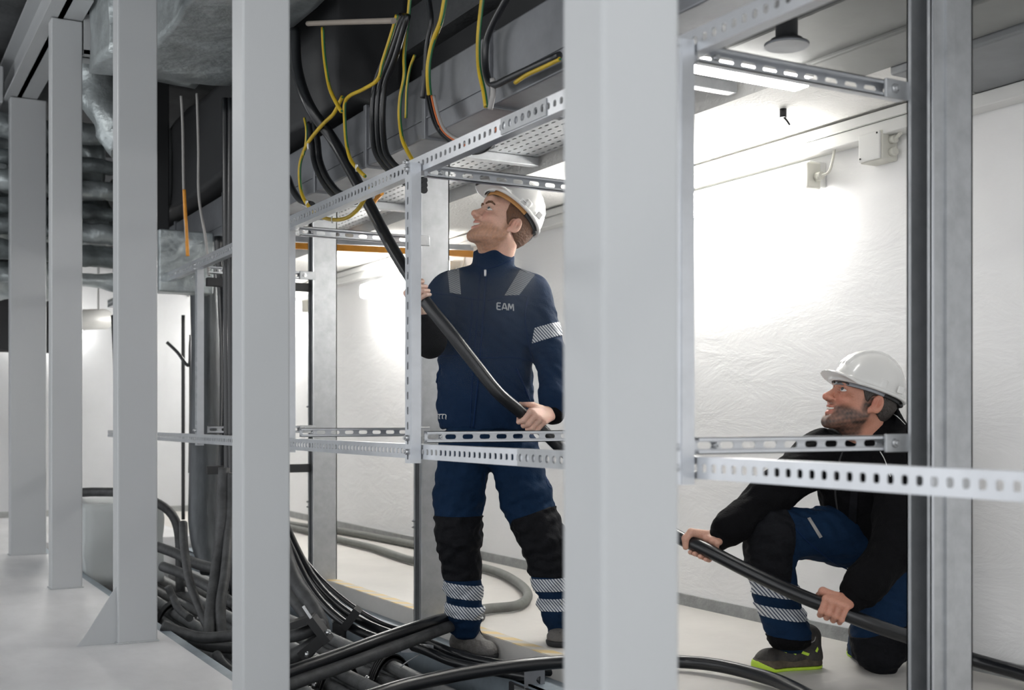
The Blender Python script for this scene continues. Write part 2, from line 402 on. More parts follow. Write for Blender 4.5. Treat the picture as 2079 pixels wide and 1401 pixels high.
# white columns
cols = [(.955, 8.80, .235, .11, 'nearest the left edge of the picture, farthest of the row'),
        (.965, 6.95, .165, .11, 'second from the left, below the overhead steel beam corner'),
        (.975, 5.13, .165, .11, 'third from the left, with a gusset at its foot'),
        (.970, 3.30, .142, .11, 'wide pale one left of the standing worker'),
        (.970, 1.455, .142, .115, 'nearest and widest, in the middle of the picture')]
for i, (x, y, wd, dp, t) in enumerate(cols):
    e = empty('steel_column', (x + wd/2, y + dp/2, 0), 'light grey painted steel column, ' + t, 'column', 'row of painted steel columns')
    top = 3.55 if i > 1 else 3.18
    MB().bbox((x, y, 0), (x + wd, y + dp, top), .007).build('shaft', 'col', e)
    if i < 4: MB().bbox((x - .006, y - .006, 0), (x + wd + .006, y + dp + .006, .006), .002).build('base_plate', 'col', e)
    if i == 2:
        g = MB(); a = PZ(192, 1283, 0.001); z0 = y + .03
        g.add([(x, z0, 0), (x-.16, z0, 0), (x-.13, z0, .035), (x, z0, .24), (x, z0+.01, 0), (x-.16, z0+.01, 0), (x-.13, z0+.01, .035), (x, z0+.01, .24)],
              [(0,3,2,1),(4,5,6,7),(0,1,5,4),(1,2,6,5),(2,3,7,6),(3,0,4,7)]); g.build('gusset', 'col', e)
# overhead beams at the top left
b = MB(); bx0, bx1, z0, z1 = .93, 1.13, 3.185, 3.5
b.box((bx0, 6.6, z0), (bx1, 9.6, z0+.02)); b.box((bx0, 6.6, z1-.02), (bx1, 9.6, z1)); b.box((bx0+.07, 6.6, z0), (bx0+.1, 9.6, z1)); 
tag(b.build('steel_beam', 'col'), 'grey steel beam running over the two farthest columns, top left', 'beam')
b = MB(); b.box((1.135, 6.93, 3.0), (1.75, 7.13, 3.02)); b.box((1.135, 6.93, 3.22), (1.75, 7.13, 3.24)); b.box((1.135, 7.0, 3.0), (1.75, 7.02, 3.24)); b.box((1.135, 6.93, 3.0), (1.75, 6.945, 3.24))
tag(b.build('steel_beam', 'col'), 'short grey cross beam branching right from the second column at top left', 'beam')
tag(MB().bbox((-.6, 8.93, 3.16), (.925, 9.07, 3.42), .01).build('steel_beam', 'col'), 'grey steel beam end reaching in from the left edge behind the farthest column', 'beam')

# perforated rails (run along the corridor)
XR = 1.68
def rail(z, h, label, y0=-.4, y1=9.2, hz=.0095):
    e = empty('perforated_rail', (XR, y0, z), label, 'rail')
    m_ = MB(); perf(m_, (XR-.002, y1, z - h/2), (0, -1, 0), (0, 0, 1), y1-y0, h, .034, .0085, hz, .003, square=.6)
    m_.box((XR-.002, y0, z + h/2 - .003), (XR+.03, y1, z + h/2)); m_.box((XR-.002, y0, z - h/2), (XR+.03, y1, z - h/2+.003))
    m_.build('channel', 'zinc', e); return e
r1 = rail(1.812, .054, 'upper perforated galvanised rail rising across the picture over the helmeted worker')
r2 = rail(.838, .05, 'lower perforated galvanised rail crossing in front of both workers at waist height')
for e, z, ys in ((r1, 1.812, (2.92,)), (r2, .838, (2.82,))):
    for y in ys:
        m_ = MB(); perf(m_, (XR-.006, y+.13, z-.024), (0, -1, 0), (0, 0, 1), .26, .048, .034, .011, .011, .003); m_.build('splice_plate', 'galv', e)

# struts between the rails
YS = [2.155, 3.63, 5.06, 6.62]
sl = ['blurred vertical slotted strut right of the nearest column', 'vertical slotted strut crossing the standing worker at his gripping hand',
      'vertical slotted strut hidden behind the pale column left of the standing worker', 'far vertical slotted strut between the third and fourth columns']
SW = .042
for i, y in enumerate(YS):
    e = empty('slotted_strut', (XR+.03, y, .81), 'galvanised ' + sl[i] if i != 0 else sl[i] + ', galvanised', 'strut', 'slotted struts between the two rails')
    m_ = MB(); x0 = XR + .004
    if i < 2: x0 = XR - .045
    perf(m_, (x0, y+SW/2, .80), (0, 0, 1), (0, -1, 0), 1.03, SW, .05, .0125, .0055, .0025) if False else perf(m_, (x0, y-SW/2, .80), (0, 0, 1), (0, 1, 0), 1.01, SW, .05, .0135, .006, .0025)
    m_.box((x0, y-SW/2-.0025, .80), (x0+SW-.006, y-SW/2, 1.81)); m_.box((x0, y+SW/2, .80), (x0+SW-.006, y+SW/2+.0025, 1.81))
    m_.box((x0+SW-.009, y-SW/2, .80), (x0+SW-.006, y-SW/2+.011, 1.81)); m_.build('channel', 'zinc', e)
    for z in (.838, .885, 1.79, 1.812): bolt_at((x0 - .001, y, z), (-1, 0, 0), .010, .012, e)
# galvanised posts
XP = 2.35; YP = [2.05, 3.56, 5.075, 6.575]
pl = ['blurred tall galvanised post at the right in front of the kneeling worker', 'galvanised post hidden behind the nearest column beside the standing worker',
      'galvanised post directly behind the standing worker at his right arm', 'galvanised post standing farther back, left of the standing worker']
for i, y in enumerate(YP):
    e = empty('galvanised_post', (XP+.07, y+.04, -.085), pl[i], 'post', 'galvanised posts along the trench')
    top = 3.0 if i == 0 else (2.24 if i != 3 else 2.22); w_ = .15; d = .08
    m_ = MB(); m_.box((XP, y, -.085), (XP+.004, y+.014, top)); m_.box((XP, y+d-.014, -.085), (XP+.004, y+d, top)); m_.box((XP, y, -.085), (XP+w_, y+.005, top)); m_.box((XP+w_-.005, y, -.085), (XP+w_, y+d, top))
    m_.box((XP, y+d-.005, -.085), (XP+w_, y+d, top))
    if i in (0,): m_.box((XP+.045, y-.008, -.085), (XP+.075, y, top)); 
    m_.build('profile', 'galv', e)
    m_ = MB(); m_.box((XP+.0, y-.0025, -.08), (XP+.006, y, top)); m_.build('edge_strip', 'zinc', e)
    if i in (2, 3):
        for z in (.43, .46, 1.02): bolt_at((XP, y+d-.008, z), (-1, 0, 0), .006, .008, e)
    MB().box((XP-.0, y-.02, -.085), (XP+w_+.01, y+d+.02, -.077)).build('foot_plate', 'galv', e)
# cross members
def cross(y, z, x0, x1, label, h=.042, endplate=True):
    e = empty('slotted_cross_member', (x0, y, z), label, 'cross member', 'slotted cross members joining struts and posts')
    m_ = MB(); perf(m_, (x0, y, z-h/2), (1, 0, 0), (0, 0, 1), x1-x0, h, .062, .021, .0085, -.0025)
    m_.box((x0, y-.022, z+h/2-.0025), (x1, y, z+h/2)); m_.box((x0, y-.022, z-h/2), (x1, y, z-h/2+.0025))
    m_.box((x0, y-.022, z+h/2-.009), (x1, y-.0195, z+h/2)); m_.box((x0, y-.022, z-h/2), (x1, y-.0195, z-h/2+.009))
    m_.build('channel', 'zinc', e)
    if endplate:
        MB().bbox((x1-.075, y-.031, z-h/2-.003), (x1+.02, y-.0225, z+h/2+.003), .002).build('end_plate', 'galv', e)
        bolt_at((x1-.045, y-.031, z), (0, -1, 0), .012, .007, e)
    bolt_at((x0+.06, y-.004, z), (0, -1, 0), .008, .012, e)
    return e
xe = XP - .004
nm = ['to the blurred right post', 'right of the head-high strut, over the white helmet', 'left of the post behind the standing worker', 'far back between third and fourth columns']
for i in range(4):
    y = YS[i] - (.02 if i else 0.0)
    x0 = XR + .005 if i < 2 else XR + .06
    cross(y, 1.785, x0, xe, 'upper slotted cross member ' + nm[i])
    cross(y, .888, x0, xe, 'lower slotted cross member ' + (nm[i] if i != 1 else 'right of the long strut, across the jacket hem'), h=.04)

# cable tray and its brackets
ty0, ty1 = 3.95, 9.5
e = empty('cable_tray', (2.7, ty0, 2.27), 'perforated galvanised cable tray hung under the ceiling above the worker', 'cable tray')
m_ = MB()
for k in range(9):
    perf(m_, (2.52+.052*k, ty0, 2.26), (0, 1, 0), (1, 0, 0), ty1-ty0, .052, .058, .016, .0055, .002)
m_.build('perforated_base', 'galv', e)
m_ = MB(); perf(m_, (2.52, ty1, 2.262), (0, -1, 0), (0, 0, 1), ty1-ty0, .055, .058, .018, .005, .002); m_.build('side_flange', 'galv', e)
MB().box((2.986, ty0, 2.262), (2.989, ty1, 2.317)).build('side_flange', 'galv', e)
for i, y in enumerate(YP[1:] + [8.1]):
    e = empty('tray_bracket', (XP+.1, y+.03, 2.2), ['galvanised bracket under the cable tray hidden by the nearest column', 'galvanised tray bracket on top of the post behind the standing worker',
        'galvanised tray bracket on top of the farther post', 'galvanised tray bracket beyond the last post'][i], 'bracket', 'brackets carrying the cable tray')
    MB().bbox((XP+.155, y+.0, 2.215), (3.0, y+.05, 2.257), .003).build('arm', 'galv', e)
    MB().box((XP+.153, y+.0, 2.12), (XP+.16, y+.08, 2.257)).build('plate', 'galv', e)

# big duct in front of tray
def rough_box(lo, hi, seg, amp, seed, s=3.0):
    bm = bmesh.new(); bmesh.ops.create_cube(bm, size=1)
    for v in bm.verts: v.co = V([(lo[i]+hi[i])/2 + v.co[i]*(hi[i]-lo[i]) for i in range(3)])
    bmesh.ops.subdivide_edges(bm, edges=list(bm.edges), cuts=seg, use_grid_fill=True)
    for v in bm.verts:
        n = noise.noise_vector(v.co*s + V((seed, 0, 0)))*amp + noise.noise_vector(v.co*s*3.1)*amp*.35; v.co += n
    return bm
e = empty('ventilation_duct', (2.05, 1.0, 2.05), 'long grey sheet metal ventilation duct running above the upper rail', 'duct')
MB().bbox((1.95, 2.2, 2.045), (2.24, 10.5, 2.30), .006).build('body_box', 'duct', e)
for k, y in enumerate((2.9, 3.62, 4.15, 4.75, 5.4, 6.1, 7.0, 8.2)):
    MB().bbox((1.938, y, 2.035), (2.25, y+.03, 2.31), .003).build('seam_flange', 'duct', e)
m_ = MB(); m_.box((1.944, 2.2, 2.115), (1.95, 10.5, 2.122)); m_.build('ridge', 'duct', e)
dk = empty('ventilation_duct', (2.0, 5, 2.4), 'black insulated duct above the grey one behind the hanging wires', 'duct')
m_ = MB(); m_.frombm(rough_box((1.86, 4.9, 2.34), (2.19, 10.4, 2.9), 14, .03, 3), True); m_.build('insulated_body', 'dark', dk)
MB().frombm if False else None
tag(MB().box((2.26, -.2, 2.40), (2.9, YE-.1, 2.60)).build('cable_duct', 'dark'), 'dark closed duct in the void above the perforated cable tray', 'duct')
m_ = MB(); m_.frombm(rough_box((1.25, 3.9, 2.72), (1.75, 6.22, 3.25), 16, .02, 5), True)
tag(m_.build('insulated_duct', 'foil'), 'grey foil-wrapped duct high in the dark void over the trench', 'duct')
m_ = MB().box((1.80, 5.3, 2.42), (1.81, 9, 2.44)); 
wst = MB(); wst.tube([PX(625, 48, 1.72), PX(700, 45, 1.72), PX(800, 42, 1.72)], .011, 8); tag(wst.build('hanging_rod', mat('pale_rod', (.30,.26,.22), .6)), 'pale horizontal rod in the dark void above the yellow wires', 'rod')

# right side ceiling things
e = empty('ceiling_box', (3.4, 1, 2.19), 'dark grey box standing in for ceiling shade along the top of the right wall at the upper right corner', 'duct')
MB().bbox((3.17, -1.2, 2.15), (3.69, 2.95, 2.199), .01).build('body_box', 'ceil_shade', e)  # added box, its dark grey replaces shade on the near ceiling
e = empty('ceiling_box', (2.7, 2.4, 2.4), 'wide grey box underside at the upper right behind the blurred post', 'duct')
m_ = MB(); m_.bbox((2.56, .3, 2.19), (3.015, 3.12, 2.39), .01); m_.bbox((2.9, .3, 2.175), (3.165, 3.12, 2.199), .008); m_.build('body_box', mat('grey_box_paint', (.26, .265, .255), .6, .1, nscale=2, namt=.25), e)  # grey box over the ceiling edge, giving its darker grey tone
q = P(1597, 92, 3.3); e = empty('drain_pipe', q, 'dark vertical pipe with a flange coming down from the ceiling, upper right', 'pipe')
MB().cyl(q, V((q.x, q.y, 2.62)), .031, 20).build('pipe', 'dark', e)
MB().tube([q - V((0, 0, .004)), q + V((0, 0, .004))], .062, 28, smooth_path=False).build('flange', 'duct', e); MB().tube([q + V((0, 0, .004)), q + V((0, 0, .016))], .045, 24, smooth_path=False).build('collar', 'dark', e)
# cross batten above the cross member
e = empty('ceiling_lamp', (2.9, 3.7, 2.2), 'bright fluorescent batten on the ceiling behind the upper right cross member', 'lamp', 'fluorescent lamps')
MB().bbox((2.50, 3.14, 2.17), (3.0, 3.24, 2.20), .004).build('housing', 'white', e)
MB().bbox((2.51, 3.15, 2.135), (2.99, 3.23, 2.169), .01).build('diffuser', 'lamp2', e)
for x_ in (2.56, 2.94): MB().cyl((x_, 3.19, 2.20), (x_, 3.19, 2.62), .005, 8).build('hanger_rod', 'bolt', e)

# wall trunking, lamps, junction box
e = empty('wall_trunking', (3.66, 2, 2.15), 'white cable trunking along the top of the right wall', 'trunking')
MB().bbox((3.615, -1.2, 2.095), (XW, 11.9, 2.148), .004).build('channel', 'white', e); MB().bbox((3.60, 2.96, 2.15), (XW-.001, 11.9, 2.188), .003).build('lid', 'white', e)
def wlamp(y0, y1, z, label, x=3.60, cab=True):
    e = empty('wall_lamp', (x, (y0+y1)/2, z), label, 'lamp', 'fluorescent lamps')
    MB().bbox((x, y0, z-.035), (XW, y1, z+.075), .006).build('housing', 'white', e)
    MB().bbox((x-.075, y0+.02, z-.06), (x-.001, y1-.02, z+.05), .022).build('diffuser', 'lamp', e)
    MB().bbox((x-.03, y0-.02, z-.05), (x+.05, y0-.0005, z+.065), .008).build('end_cap', 'cream', e)
    if cab:
        MB().cyl((x+.02, y0-.022, z+.0), (x+.02, y0-.055, z+.0), .018, 12).build('gland', 'cream', e)
        MB().tube([(x+.02, y0-.05, z), (x+.025, y0-.09, z+.01), (x+.035, y0-.10, z+.05), (x+.05, y0-.10, 2.10)], .006, 8).build('supply_cable', 'cream', e)
    return e
wlamp(3.80, 5.32, 1.99, 'bright fluorescent wall lamp right of the nearest column')
wlamp(7.25, 8.80, 1.97, 'bright fluorescent wall lamp far back beside the black pulled cable')
wlamp(10.3, 11.8, 1.97, 'farthest fluorescent wall lamp near the end wall', cab=False)
e = empty('end_wall_lamp', (1.7, YE-.05, 1.75), 'small bright lamp on the end wall between third and fourth columns', 'lamp', 'fluorescent lamps')
MB().bbox((1.32, YE-.06, 1.80), (1.98, YE-.001, 1.92), .01).build('housing', 'white', e); MB().bbox((1.34, YE-.12, 1.78), (1.96, YE-.061, 1.90), .015).build('diffuser', 'lamp', e)
# added fill lamps over the left aisle and behind the camera, never in view
for i, (x, y) in enumerate(((.2, -1.6), (-.3, 2.2), (-.5, 6.2), (2.6, -1.0))):
    e = empty('fill_lamp', (x, y, 2.75), ['unseen fill lamp added over the near end of the aisle', 'unseen fill lamp added over the aisle beside the third column', 'unseen fill lamp added over the far end of the aisle', 'unseen fill lamp added over the side passage behind the camera'][i], 'lamp', 'unseen fill lamps above the camera side')
    MB().bbox((x-.06, y-.7, 2.75), (x+.06, y+.7, 2.79), .005).build('housing', 'white', e); MB().bbox((x-.05, y-.68, 2.68), (x+.05, y+.68, 2.749), .015).build('diffuser', 'lamp2', e)
# junction box
q = PX(1786, 300, XW-.04)
e = empty('junction_box', q, 'pale junction box on the right wall below the trunking', 'junction box')
y0, z0 = q.y, q.z
MB().bbox((XW-.09, y0-.06, z0-.062), (XW, y0+.06, z0+.058), .006).build('housing', 'cream', e)
MB().bbox((XW-.102, y0-.056, z0-.058), (XW-.091, y0+.056, z0+.054), .004).build('lid', 'white', e)
for k, dy in enumerate((-.035, -.0, .03)): MB().cyl((XW-.035, y0+dy, z0+.056), (XW-.035, y0+dy, 2.096), .0085, 10).build('conduit', 'cream' if k != 1 else 'greyw', e)
MB().cyl((XW-.04, y0-.058, z0+.02), (XW-.04, y0-.085, z0+.02), .017, 12).build('gland', 'cream', e); MB().cyl((XW-.04, y0-.058, z0-.03), (XW-.04, y0-.085, z0-.03), .017, 12).build('gland', 'cream', e)
MB().tube([(XW-.04, y0-.08, z0+.02), (XW-.04, y0-.11, z0+.04), (XW-.04, y0-.12, z0+.09), (XW-.035, y0-.118, 2.10)], .008, 8).build('conduit', 'cream', e)
for s in (-1, 1): MB().cyl((XW-.1025, y0+s*.045, z0+.045*s*-1), (XW-.105, y0+s*.045, z0+.045*s*-1), .004, 8).build('screw', 'cleat', e)
q = P(1590, 178, 4.75); e = empty('ceiling_hook', V((q.x, q.y, 2.2)), 'small black hook fitting under the ceiling at upper right', 'hook')
MB().cyl((q.x, q.y, 2.165), (q.x, q.y, 2.199), .014, 10).build('stem', 'cleat', e); MB().tube([(q.x, q.y, 2.17), (q.x+.02, q.y, 2.155), (q.x+.035, q.y, 2.14)], .004, 6).build('wire', 'cleat', e)
q = P(1720, 190, 4.6)
tag(MB().tube([q + CV(-.025, 0, -.01), q + CV(0, 0, .004), q + CV(.022, 0, .006)], lambda t: .010*(1-.5*t), 8).build('orange_cable_tie', 'orange'), 'bit of orange tape dangling under the cross member at upper right', 'tape')

# orange strip and cross girders at the far back
e = empty('orange_strip', P(780, 505, 7.6), 'orange strip crossing behind the posts left of the worker', 'strip')
MB().obox(P(600, 499, 7.9).lerp(P(960, 516, 7.9), .5), (P(960, 516, 7.9) - P(600, 499, 7.9)).normalized(), V((0, 0, 1)), CV(0, 1, 0), .60, .021, .01).build('strip', 'orange', e)
MB().obox(P(600, 486, 7.9).lerp(P(960, 503, 7.9), .5) + V((0,0,.0)), (P(960, 516, 7.9) - P(600, 499, 7.9)).normalized(), V((0, 0, 1)), CV(0, 1, 0), .60, .018, .014).build('carrier', 'galv', e)
# dark short arms at post 4
for z, lb in ((1.72, 'short dark horizontal channel left of the farther post at head height'), (.66, 'short dark horizontal channel left of the farther post below the lower rail')):
    tag(MB().bbox((1.74, 6.60, z-.024), (XP-.002, 6.64, z+.024), .003).build('dark_channel', 'dark'), lb, 'channel')
MB_ = MB().bbox((2.5, 8.5, 2.0), (2.56, 8.56, 2.25), .003)

# ============================================================ TRENCH
e = empty('steel_channel', (2.32, 2, -.2), 'blue-grey steel channel lining the right side of the trench', 'channel')
c_ = MB(); c_.box((2.30, .8, -.30), (2.308, 9.5, -.085)); c_.box((2.30, .8, -.093), (2.43, 9.5, -.085)); c_.box((2.30, .8, -.30), (2.40, 9.5, -.292)); c_.build('profile', 'beam', e)
for y in (6.0, 4.02):
    MB().bbox((2.288, y-.09, -.27), (2.3, y+.09, -.10), .003).build('splice_plate', 'dark', e)
    for dy in (-.05, .05):
        for z in (-.145, -.225): bolt_at((2.288, y+dy, z), (-1, 0, 0), .013, .012, e)
e = empty('steel_channel', (1.24, 2, -.2), 'grey steel channel lining the left side of the trench beneath the columns', 'channel')
c_ = MB(); c_.box((1.2, .8, -.22), (1.208, 9.5, -.02)); c_.box((1.2, .8, -.028), (1.27, 9.5, -.02)); c_.build('profile', 'beam', e)
# straight cables in trench
xs = []
for g in (1.36, 1.62, 1.88, 2.13): xs += [(g-.036, -.235), (g+.036, -.235), (g, -.173)]
words = ['left trench wall', 'second bundle from left', 'third bundle from left', 'right steel channel']
pos3 = ['lower left', 'lower right', 'top']
for i, (x, z) in enumerate(xs):
    pts = [V((x + .012*math.sin(y*1.3 + i), y, z + .006*math.sin(y*2.1 + i*2))) for y in (1.0, 2.2, 3.2, 4.2, 4.95, 5.8, 6.8, 7.8, 9.0)]
    pts[4].x = x; pts[4].z = z
    tag(MB().tube(pts, .031, 14).build('trench_cable', 'pipeG'), f'grey trench cable, {pos3[i%3]} of the trio ' + ('by the ' if i//3 in (0, 3) else 'in the ') + words[i//3], 'cable', 'straight cables lying in the trench')
for j, g in enumerate((1.36, 1.62, 1.88, 2.13)):
    for k, y in enumerate((4.93, 3.55, 6.9)):
        e = empty('cable_cleat', (g, y, -.32), ['black ribbed cleat clamping the trench cables', 'black ribbed nearer cleat clamping trench cables', 'black ribbed far cleat clamping trench cables'][k] + ' by the ' * (j in (0, 3)) + ' in the ' * (j in (1, 2)) + words[j], 'cable cleat', 'cleats on the trench cables')
        for r_ in range(4):
            yy = y - .03 + r_*.02; m_ = MB(); arc = []
            for q in range(15):
                a = math.pi*q/14; xx = g - .115*math.cos(a) if False else g + .12*(-1 + 2*q/14); h_ = .13*max(0, math.cos((xx-g)/.095*math.pi/2 if abs(xx-g) < .095 else math.pi/2))**.55
                arc.append((xx, -.275 + .035 + h_))
            vs = []; 
            for (xx, zz) in arc:
                vs += [(xx, yy-.006, zz), (xx, yy+.006, zz), (xx, yy+.006, zz-.022), (xx, yy-.006, zz-.022)]
            fs = []
            for q in range(14):
                o = q*4
                for s in range(4): fs.append((o+s, o+(s+1) % 4, o+4+(s+1) % 4, o+4+s))
            fs += [(0, 3, 2, 1), (56, 57, 58, 59)]
            m_.add(vs, fs); m_.build('clamp_rib', 'cleat', e)
        m_ = MB(); vs = []
        for (xx, zz) in arc: vs += [(xx, y-.036, zz-.008), (xx, y+.036, zz-.008), (xx, y+.036, zz-.03), (xx, y-.036, zz-.03)]
        m_.add(vs, fs); m_.build('clamp_shell', 'cleat', e)
        for s in (-1, 1):
            MB().bbox((g+s*.112-.022, y-.035, -.285), (g+s*.112+.022, y+.035, -.23), .003).build('clamp_foot', 'cleat', e)
            bolt_at((g+s*.112, y, -.23), (0, 0, 1), .011, .02, e)
for y in (4.93, 3.55, 6.9):
    tag(MB().box((1.21, y-.025, -.32), (2.299, y+.025, -.286)).build('support_rail', 'galv'), 'galvanised support rail under the trench cleats, ' + {4.93: 'middle one', 3.55: 'nearest one', 6.9: 'farthest one'}[y], 'rail')
dk_ = MB().box((1.21, 1, -.58), (2.29, 9.5, -.50)); tag(dk_.build('cable_bed', 'dark'), 'dark layer of old cables at the bottom of the trench', 'cables', kind='stuff')

def cable(name, pts, r, m, label, group=None, n=16, kids=None, sub_=10, cat='cable'):
    o = MB().tube(pts, r, n, sub=sub_).build(name, m); tag(o, label, cat, group)
    for k in kids or []: pass
    return o
# the pulled cable
main = [(598, 60, 5.30), (603, 140, 5.28), (628, 215, 5.22), (680, 290, 5.22), (733, 385, 5.06), (790, 492, 4.90), (842, 578, 4.76), (868, 618, 4.72), (915, 676, 4.70), (965, 740, 4.70), (1010, 796, 4.70), (1055, 835, 4.74),
        (1095, 868, 4.78), (1160, 930, 4.80), (1260, 1012, 4.65), (1370, 1086, 4.42), (1430, 1114, 4.32), (1520, 1160, 4.22), (1610, 1203, 4.14), (1695, 1238, 4.10), (1790, 1275, 4.12), (1880, 1305, 4.22), (1965, 1336, 4.32), (2090, 1372, 4.12), (2300, 1440, 3.72)]
MAINP = [P(*q) for q in main]
cable('power_cable', MAINP, .0255, 'cable', 'thick black power cable both workers hold, running from the duct to the floor', n=20)
# floor cable across the foreground
fc = [(430, 1560, 3.5, .0), (600, 1470, 3.62, 0), (780, 1405, 3.85, 0), (860, 1384, 3.98, 0), (950, 1366, 4.1, 0), (1050, 1352, 4.2, 0), (1130, 1345, 4.28, 0), (1250, 1340, 4.35, 0), (1370, 1343, 4.43, 0), (1450, 1350, 4.36, 0), (1530, 1368, 4.22, 0), (1600, 1392, 4.03, 0), (1700, 1450, 3.66, 0), (1800, 1540, 3.2, 0)]
cable('power_cable', [P(a, b, min(D, (CAMZ-.026)*FPX/(b-HOR))) for a, b, D, _ in fc], .0245, 'cable', 'thick black cable arcing over the floor in the foreground in front of the kneeling worker', n=20)
# grey loop on the floor behind the worker
lp = [(560, 1058), (600, 1066), (680, 1079), (760, 1094), (840, 1108)]
cable('floor_cable', [PZ(a, b+2, .03) for a, b in [(540, 1052), (600, 1064), (690, 1076), (780, 1092), (860, 1108), (960, 1130)]], .028, 'cableG', 'grey dusty cable lying along the foot of the wall left of the standing worker', 'grey floor cables')
cable('floor_cable', [PZ(a, b, .03) for a, b in [(560, 1064), (640, 1082), (690, 1096), (760, 1113), (840, 1138), (920, 1146), (975, 1152), (1020, 1165), (1058, 1188), (1072, 1210), (1050, 1229), (990, 1236)]] +
      [P(950, 1243, 5.40)], .0245, 'cableG', 'grey dusty cable looping on the floor behind the standing legs', 'grey floor cables')
cable('trench_crossing_cable', [P(960, 1262, 5.35), P(915, 1256, 5.15), P(880, 1262, 5.0), P(780, 1295, 4.74), P(680, 1332, 4.52), P(590, 1364, 4.35), P(480, 1410, 4.2)], .0245, 'cable', 'glossy black cable running from the boot across the trench to the lower left', None)
cable('trench_crossing_cable', [P(975, 1252, 5.40), P(925, 1268, 5.12), P(880, 1284, 4.95), P(780, 1322, 4.68), P(680, 1358, 4.48), P(590, 1390, 4.32), P(480, 1440, 4.15)], .025, 'cableD', 'dusty black cable below the glossy one, running from the boot to the lower left', None)
# curved bundles left
def pc(l): return [P(a, b, D) for a, b, D in l]
cable('hanging_cable', pc([(560, 1010, 5.9), (595, 1100, 5.75), (640, 1180, 5.55), (700, 1240, 5.35), (775, 1280, 5.2), (860, 1302, 5.05), (930, 1330, 4.9), (1000, 1346, 4.82), (1130, 1365, 4.7), (1230, 1385, 4.6)]), .020, 'cable', 'glossy black cable sweeping from the fourth column down to the boot, uppermost of three', 'sweeping cables by the fourth column')
cable('hanging_cable', pc([(550, 1025, 5.8), (593, 1120, 5.65), (635, 1200, 5.45), (695, 1262, 5.25), (770, 1298, 5.1), (850, 1316, 4.95), (920, 1344, 4.82), (1000, 1362, 4.72), (1100, 1380, 4.6)]), .020, 'cable', 'glossy black cable sweeping down beside its twin, middle of three', 'sweeping cables by the fourth column')
cable('hanging_cable', pc([(540, 1020, 5.95), (590, 1098, 5.85), (648, 1172, 5.62), (712, 1228, 5.45), (780, 1268, 5.3), (850, 1286, 5.22)]), .012, 'cable', 'thin black cable sweeping along the top of the thick pair', 'sweeping cables by the fourth column')
MB_ = MB().obox(P(714, 1255, 5.2), CV(.6, 0, .8).normalized(), CV(.8, 0, -.6).normalized(), CV(0, 1, 0), .05, .018, .05)
tag(MB_.build('cable_strap', 'pad'), 'black strap binding the sweeping cables', 'strap')
for i, (l, r_) in enumerate([([(570, 1090, 5.2), (600, 1180, 5.1), (640, 1240, 5.0), (652, 1290, 4.95), (600, 1330, 4.9), (540, 1350, 4.9)], .032),
                             ([(560, 1150, 5.3), (596, 1215, 5.2), (625, 1255, 5.1), (640, 1300, 5.05), (600, 1345, 5.0), (540, 1370, 5.0)], .028),
                             ([(540, 1280, 4.9), (590, 1292, 4.9), (640, 1275, 4.9), (655, 1262, 5.0)], .026)]):
    cable('bent_cable', pc(l), r_, 'cableD', ['thick grey-black cable bending down beside the fourth column', 'second grey-black cable bending down beneath the first', 'short black cable stub curling through the black clamp'][i], 'bent cables by the fourth column')
e = empty('cable_clamp', P(640, 1280, 4.85), 'black angular cable clamp with bolts beside the fourth column', 'clamp')
m_ = MB(); m_.obox(P(612, 1262, 4.85), CV(.85, 0, .28).normalized(), CV(-.28, 0, .85).normalized(), CV(0, 1, 0), .055, .014, .05); m_.obox(P(650, 1278, 4.82), CV(.6, 0, -.8), CV(.8, 0, .6), CV(0, 1, 0), .06, .016, .05)
m_.obox(P(640, 1308, 4.84), CV(.75, 0, .66), CV(-.66, 0, .75), CV(0, 1, 0), .07, .022, .045); m_.build('clamp_body', 'cleat', e)
bolt_at(P(660, 1287, 4.8), CV(.8, -.2, .5), .012, .02, e); bolt_at(P(622, 1333, 4.8), CV(.3, -.2, .9), .010, .018, e)
MB().obox(P(625, 1245, 4.8), CV(.55, 0, -.83), CV(.83, 0, .55), CV(0, 1, 0), .035, .005, .005).build('threaded_rod', 'bolt', e)
e = empty('strut_offcut', P(845, 1316, 4.95), 'short galvanised strut end lying above the trench cables', 'strut')
MB().obox(P(848, 1316, 4.98), CV(1, .05, 0).normalized(), CV(0, 0, 1), CV(0, 1, 0), .068, .014, .02).build('channel', 'zinc', e)
e = empty('support_bracket', P(1085, 1385, 4.6), 'small grey bracket under the foreground cable next to the nearest column', 'bracket')
MB().obox(P(1085, 1375, 4.62), CV(1, 0, 0), CV(0, 0, 1), CV(0, 1, 0), .04, .05, .03).build('block', 'duct', e); MB().obox(P(1080, 1402, 4.62), CV(1, 0, 0), CV(0, 0, 1), CV(0, 1, 0), .07, .012, .04).build('foot', 'galv', e)
tag(MB().tube(pc([(813, 1355, 5.0), (825, 1345, 5.0), (853, 1328, 5.0)]), .003, 6).build('steel_wire', 'galv'), 'thin bent steel wire sticking up from the trench clamps', 'wire')

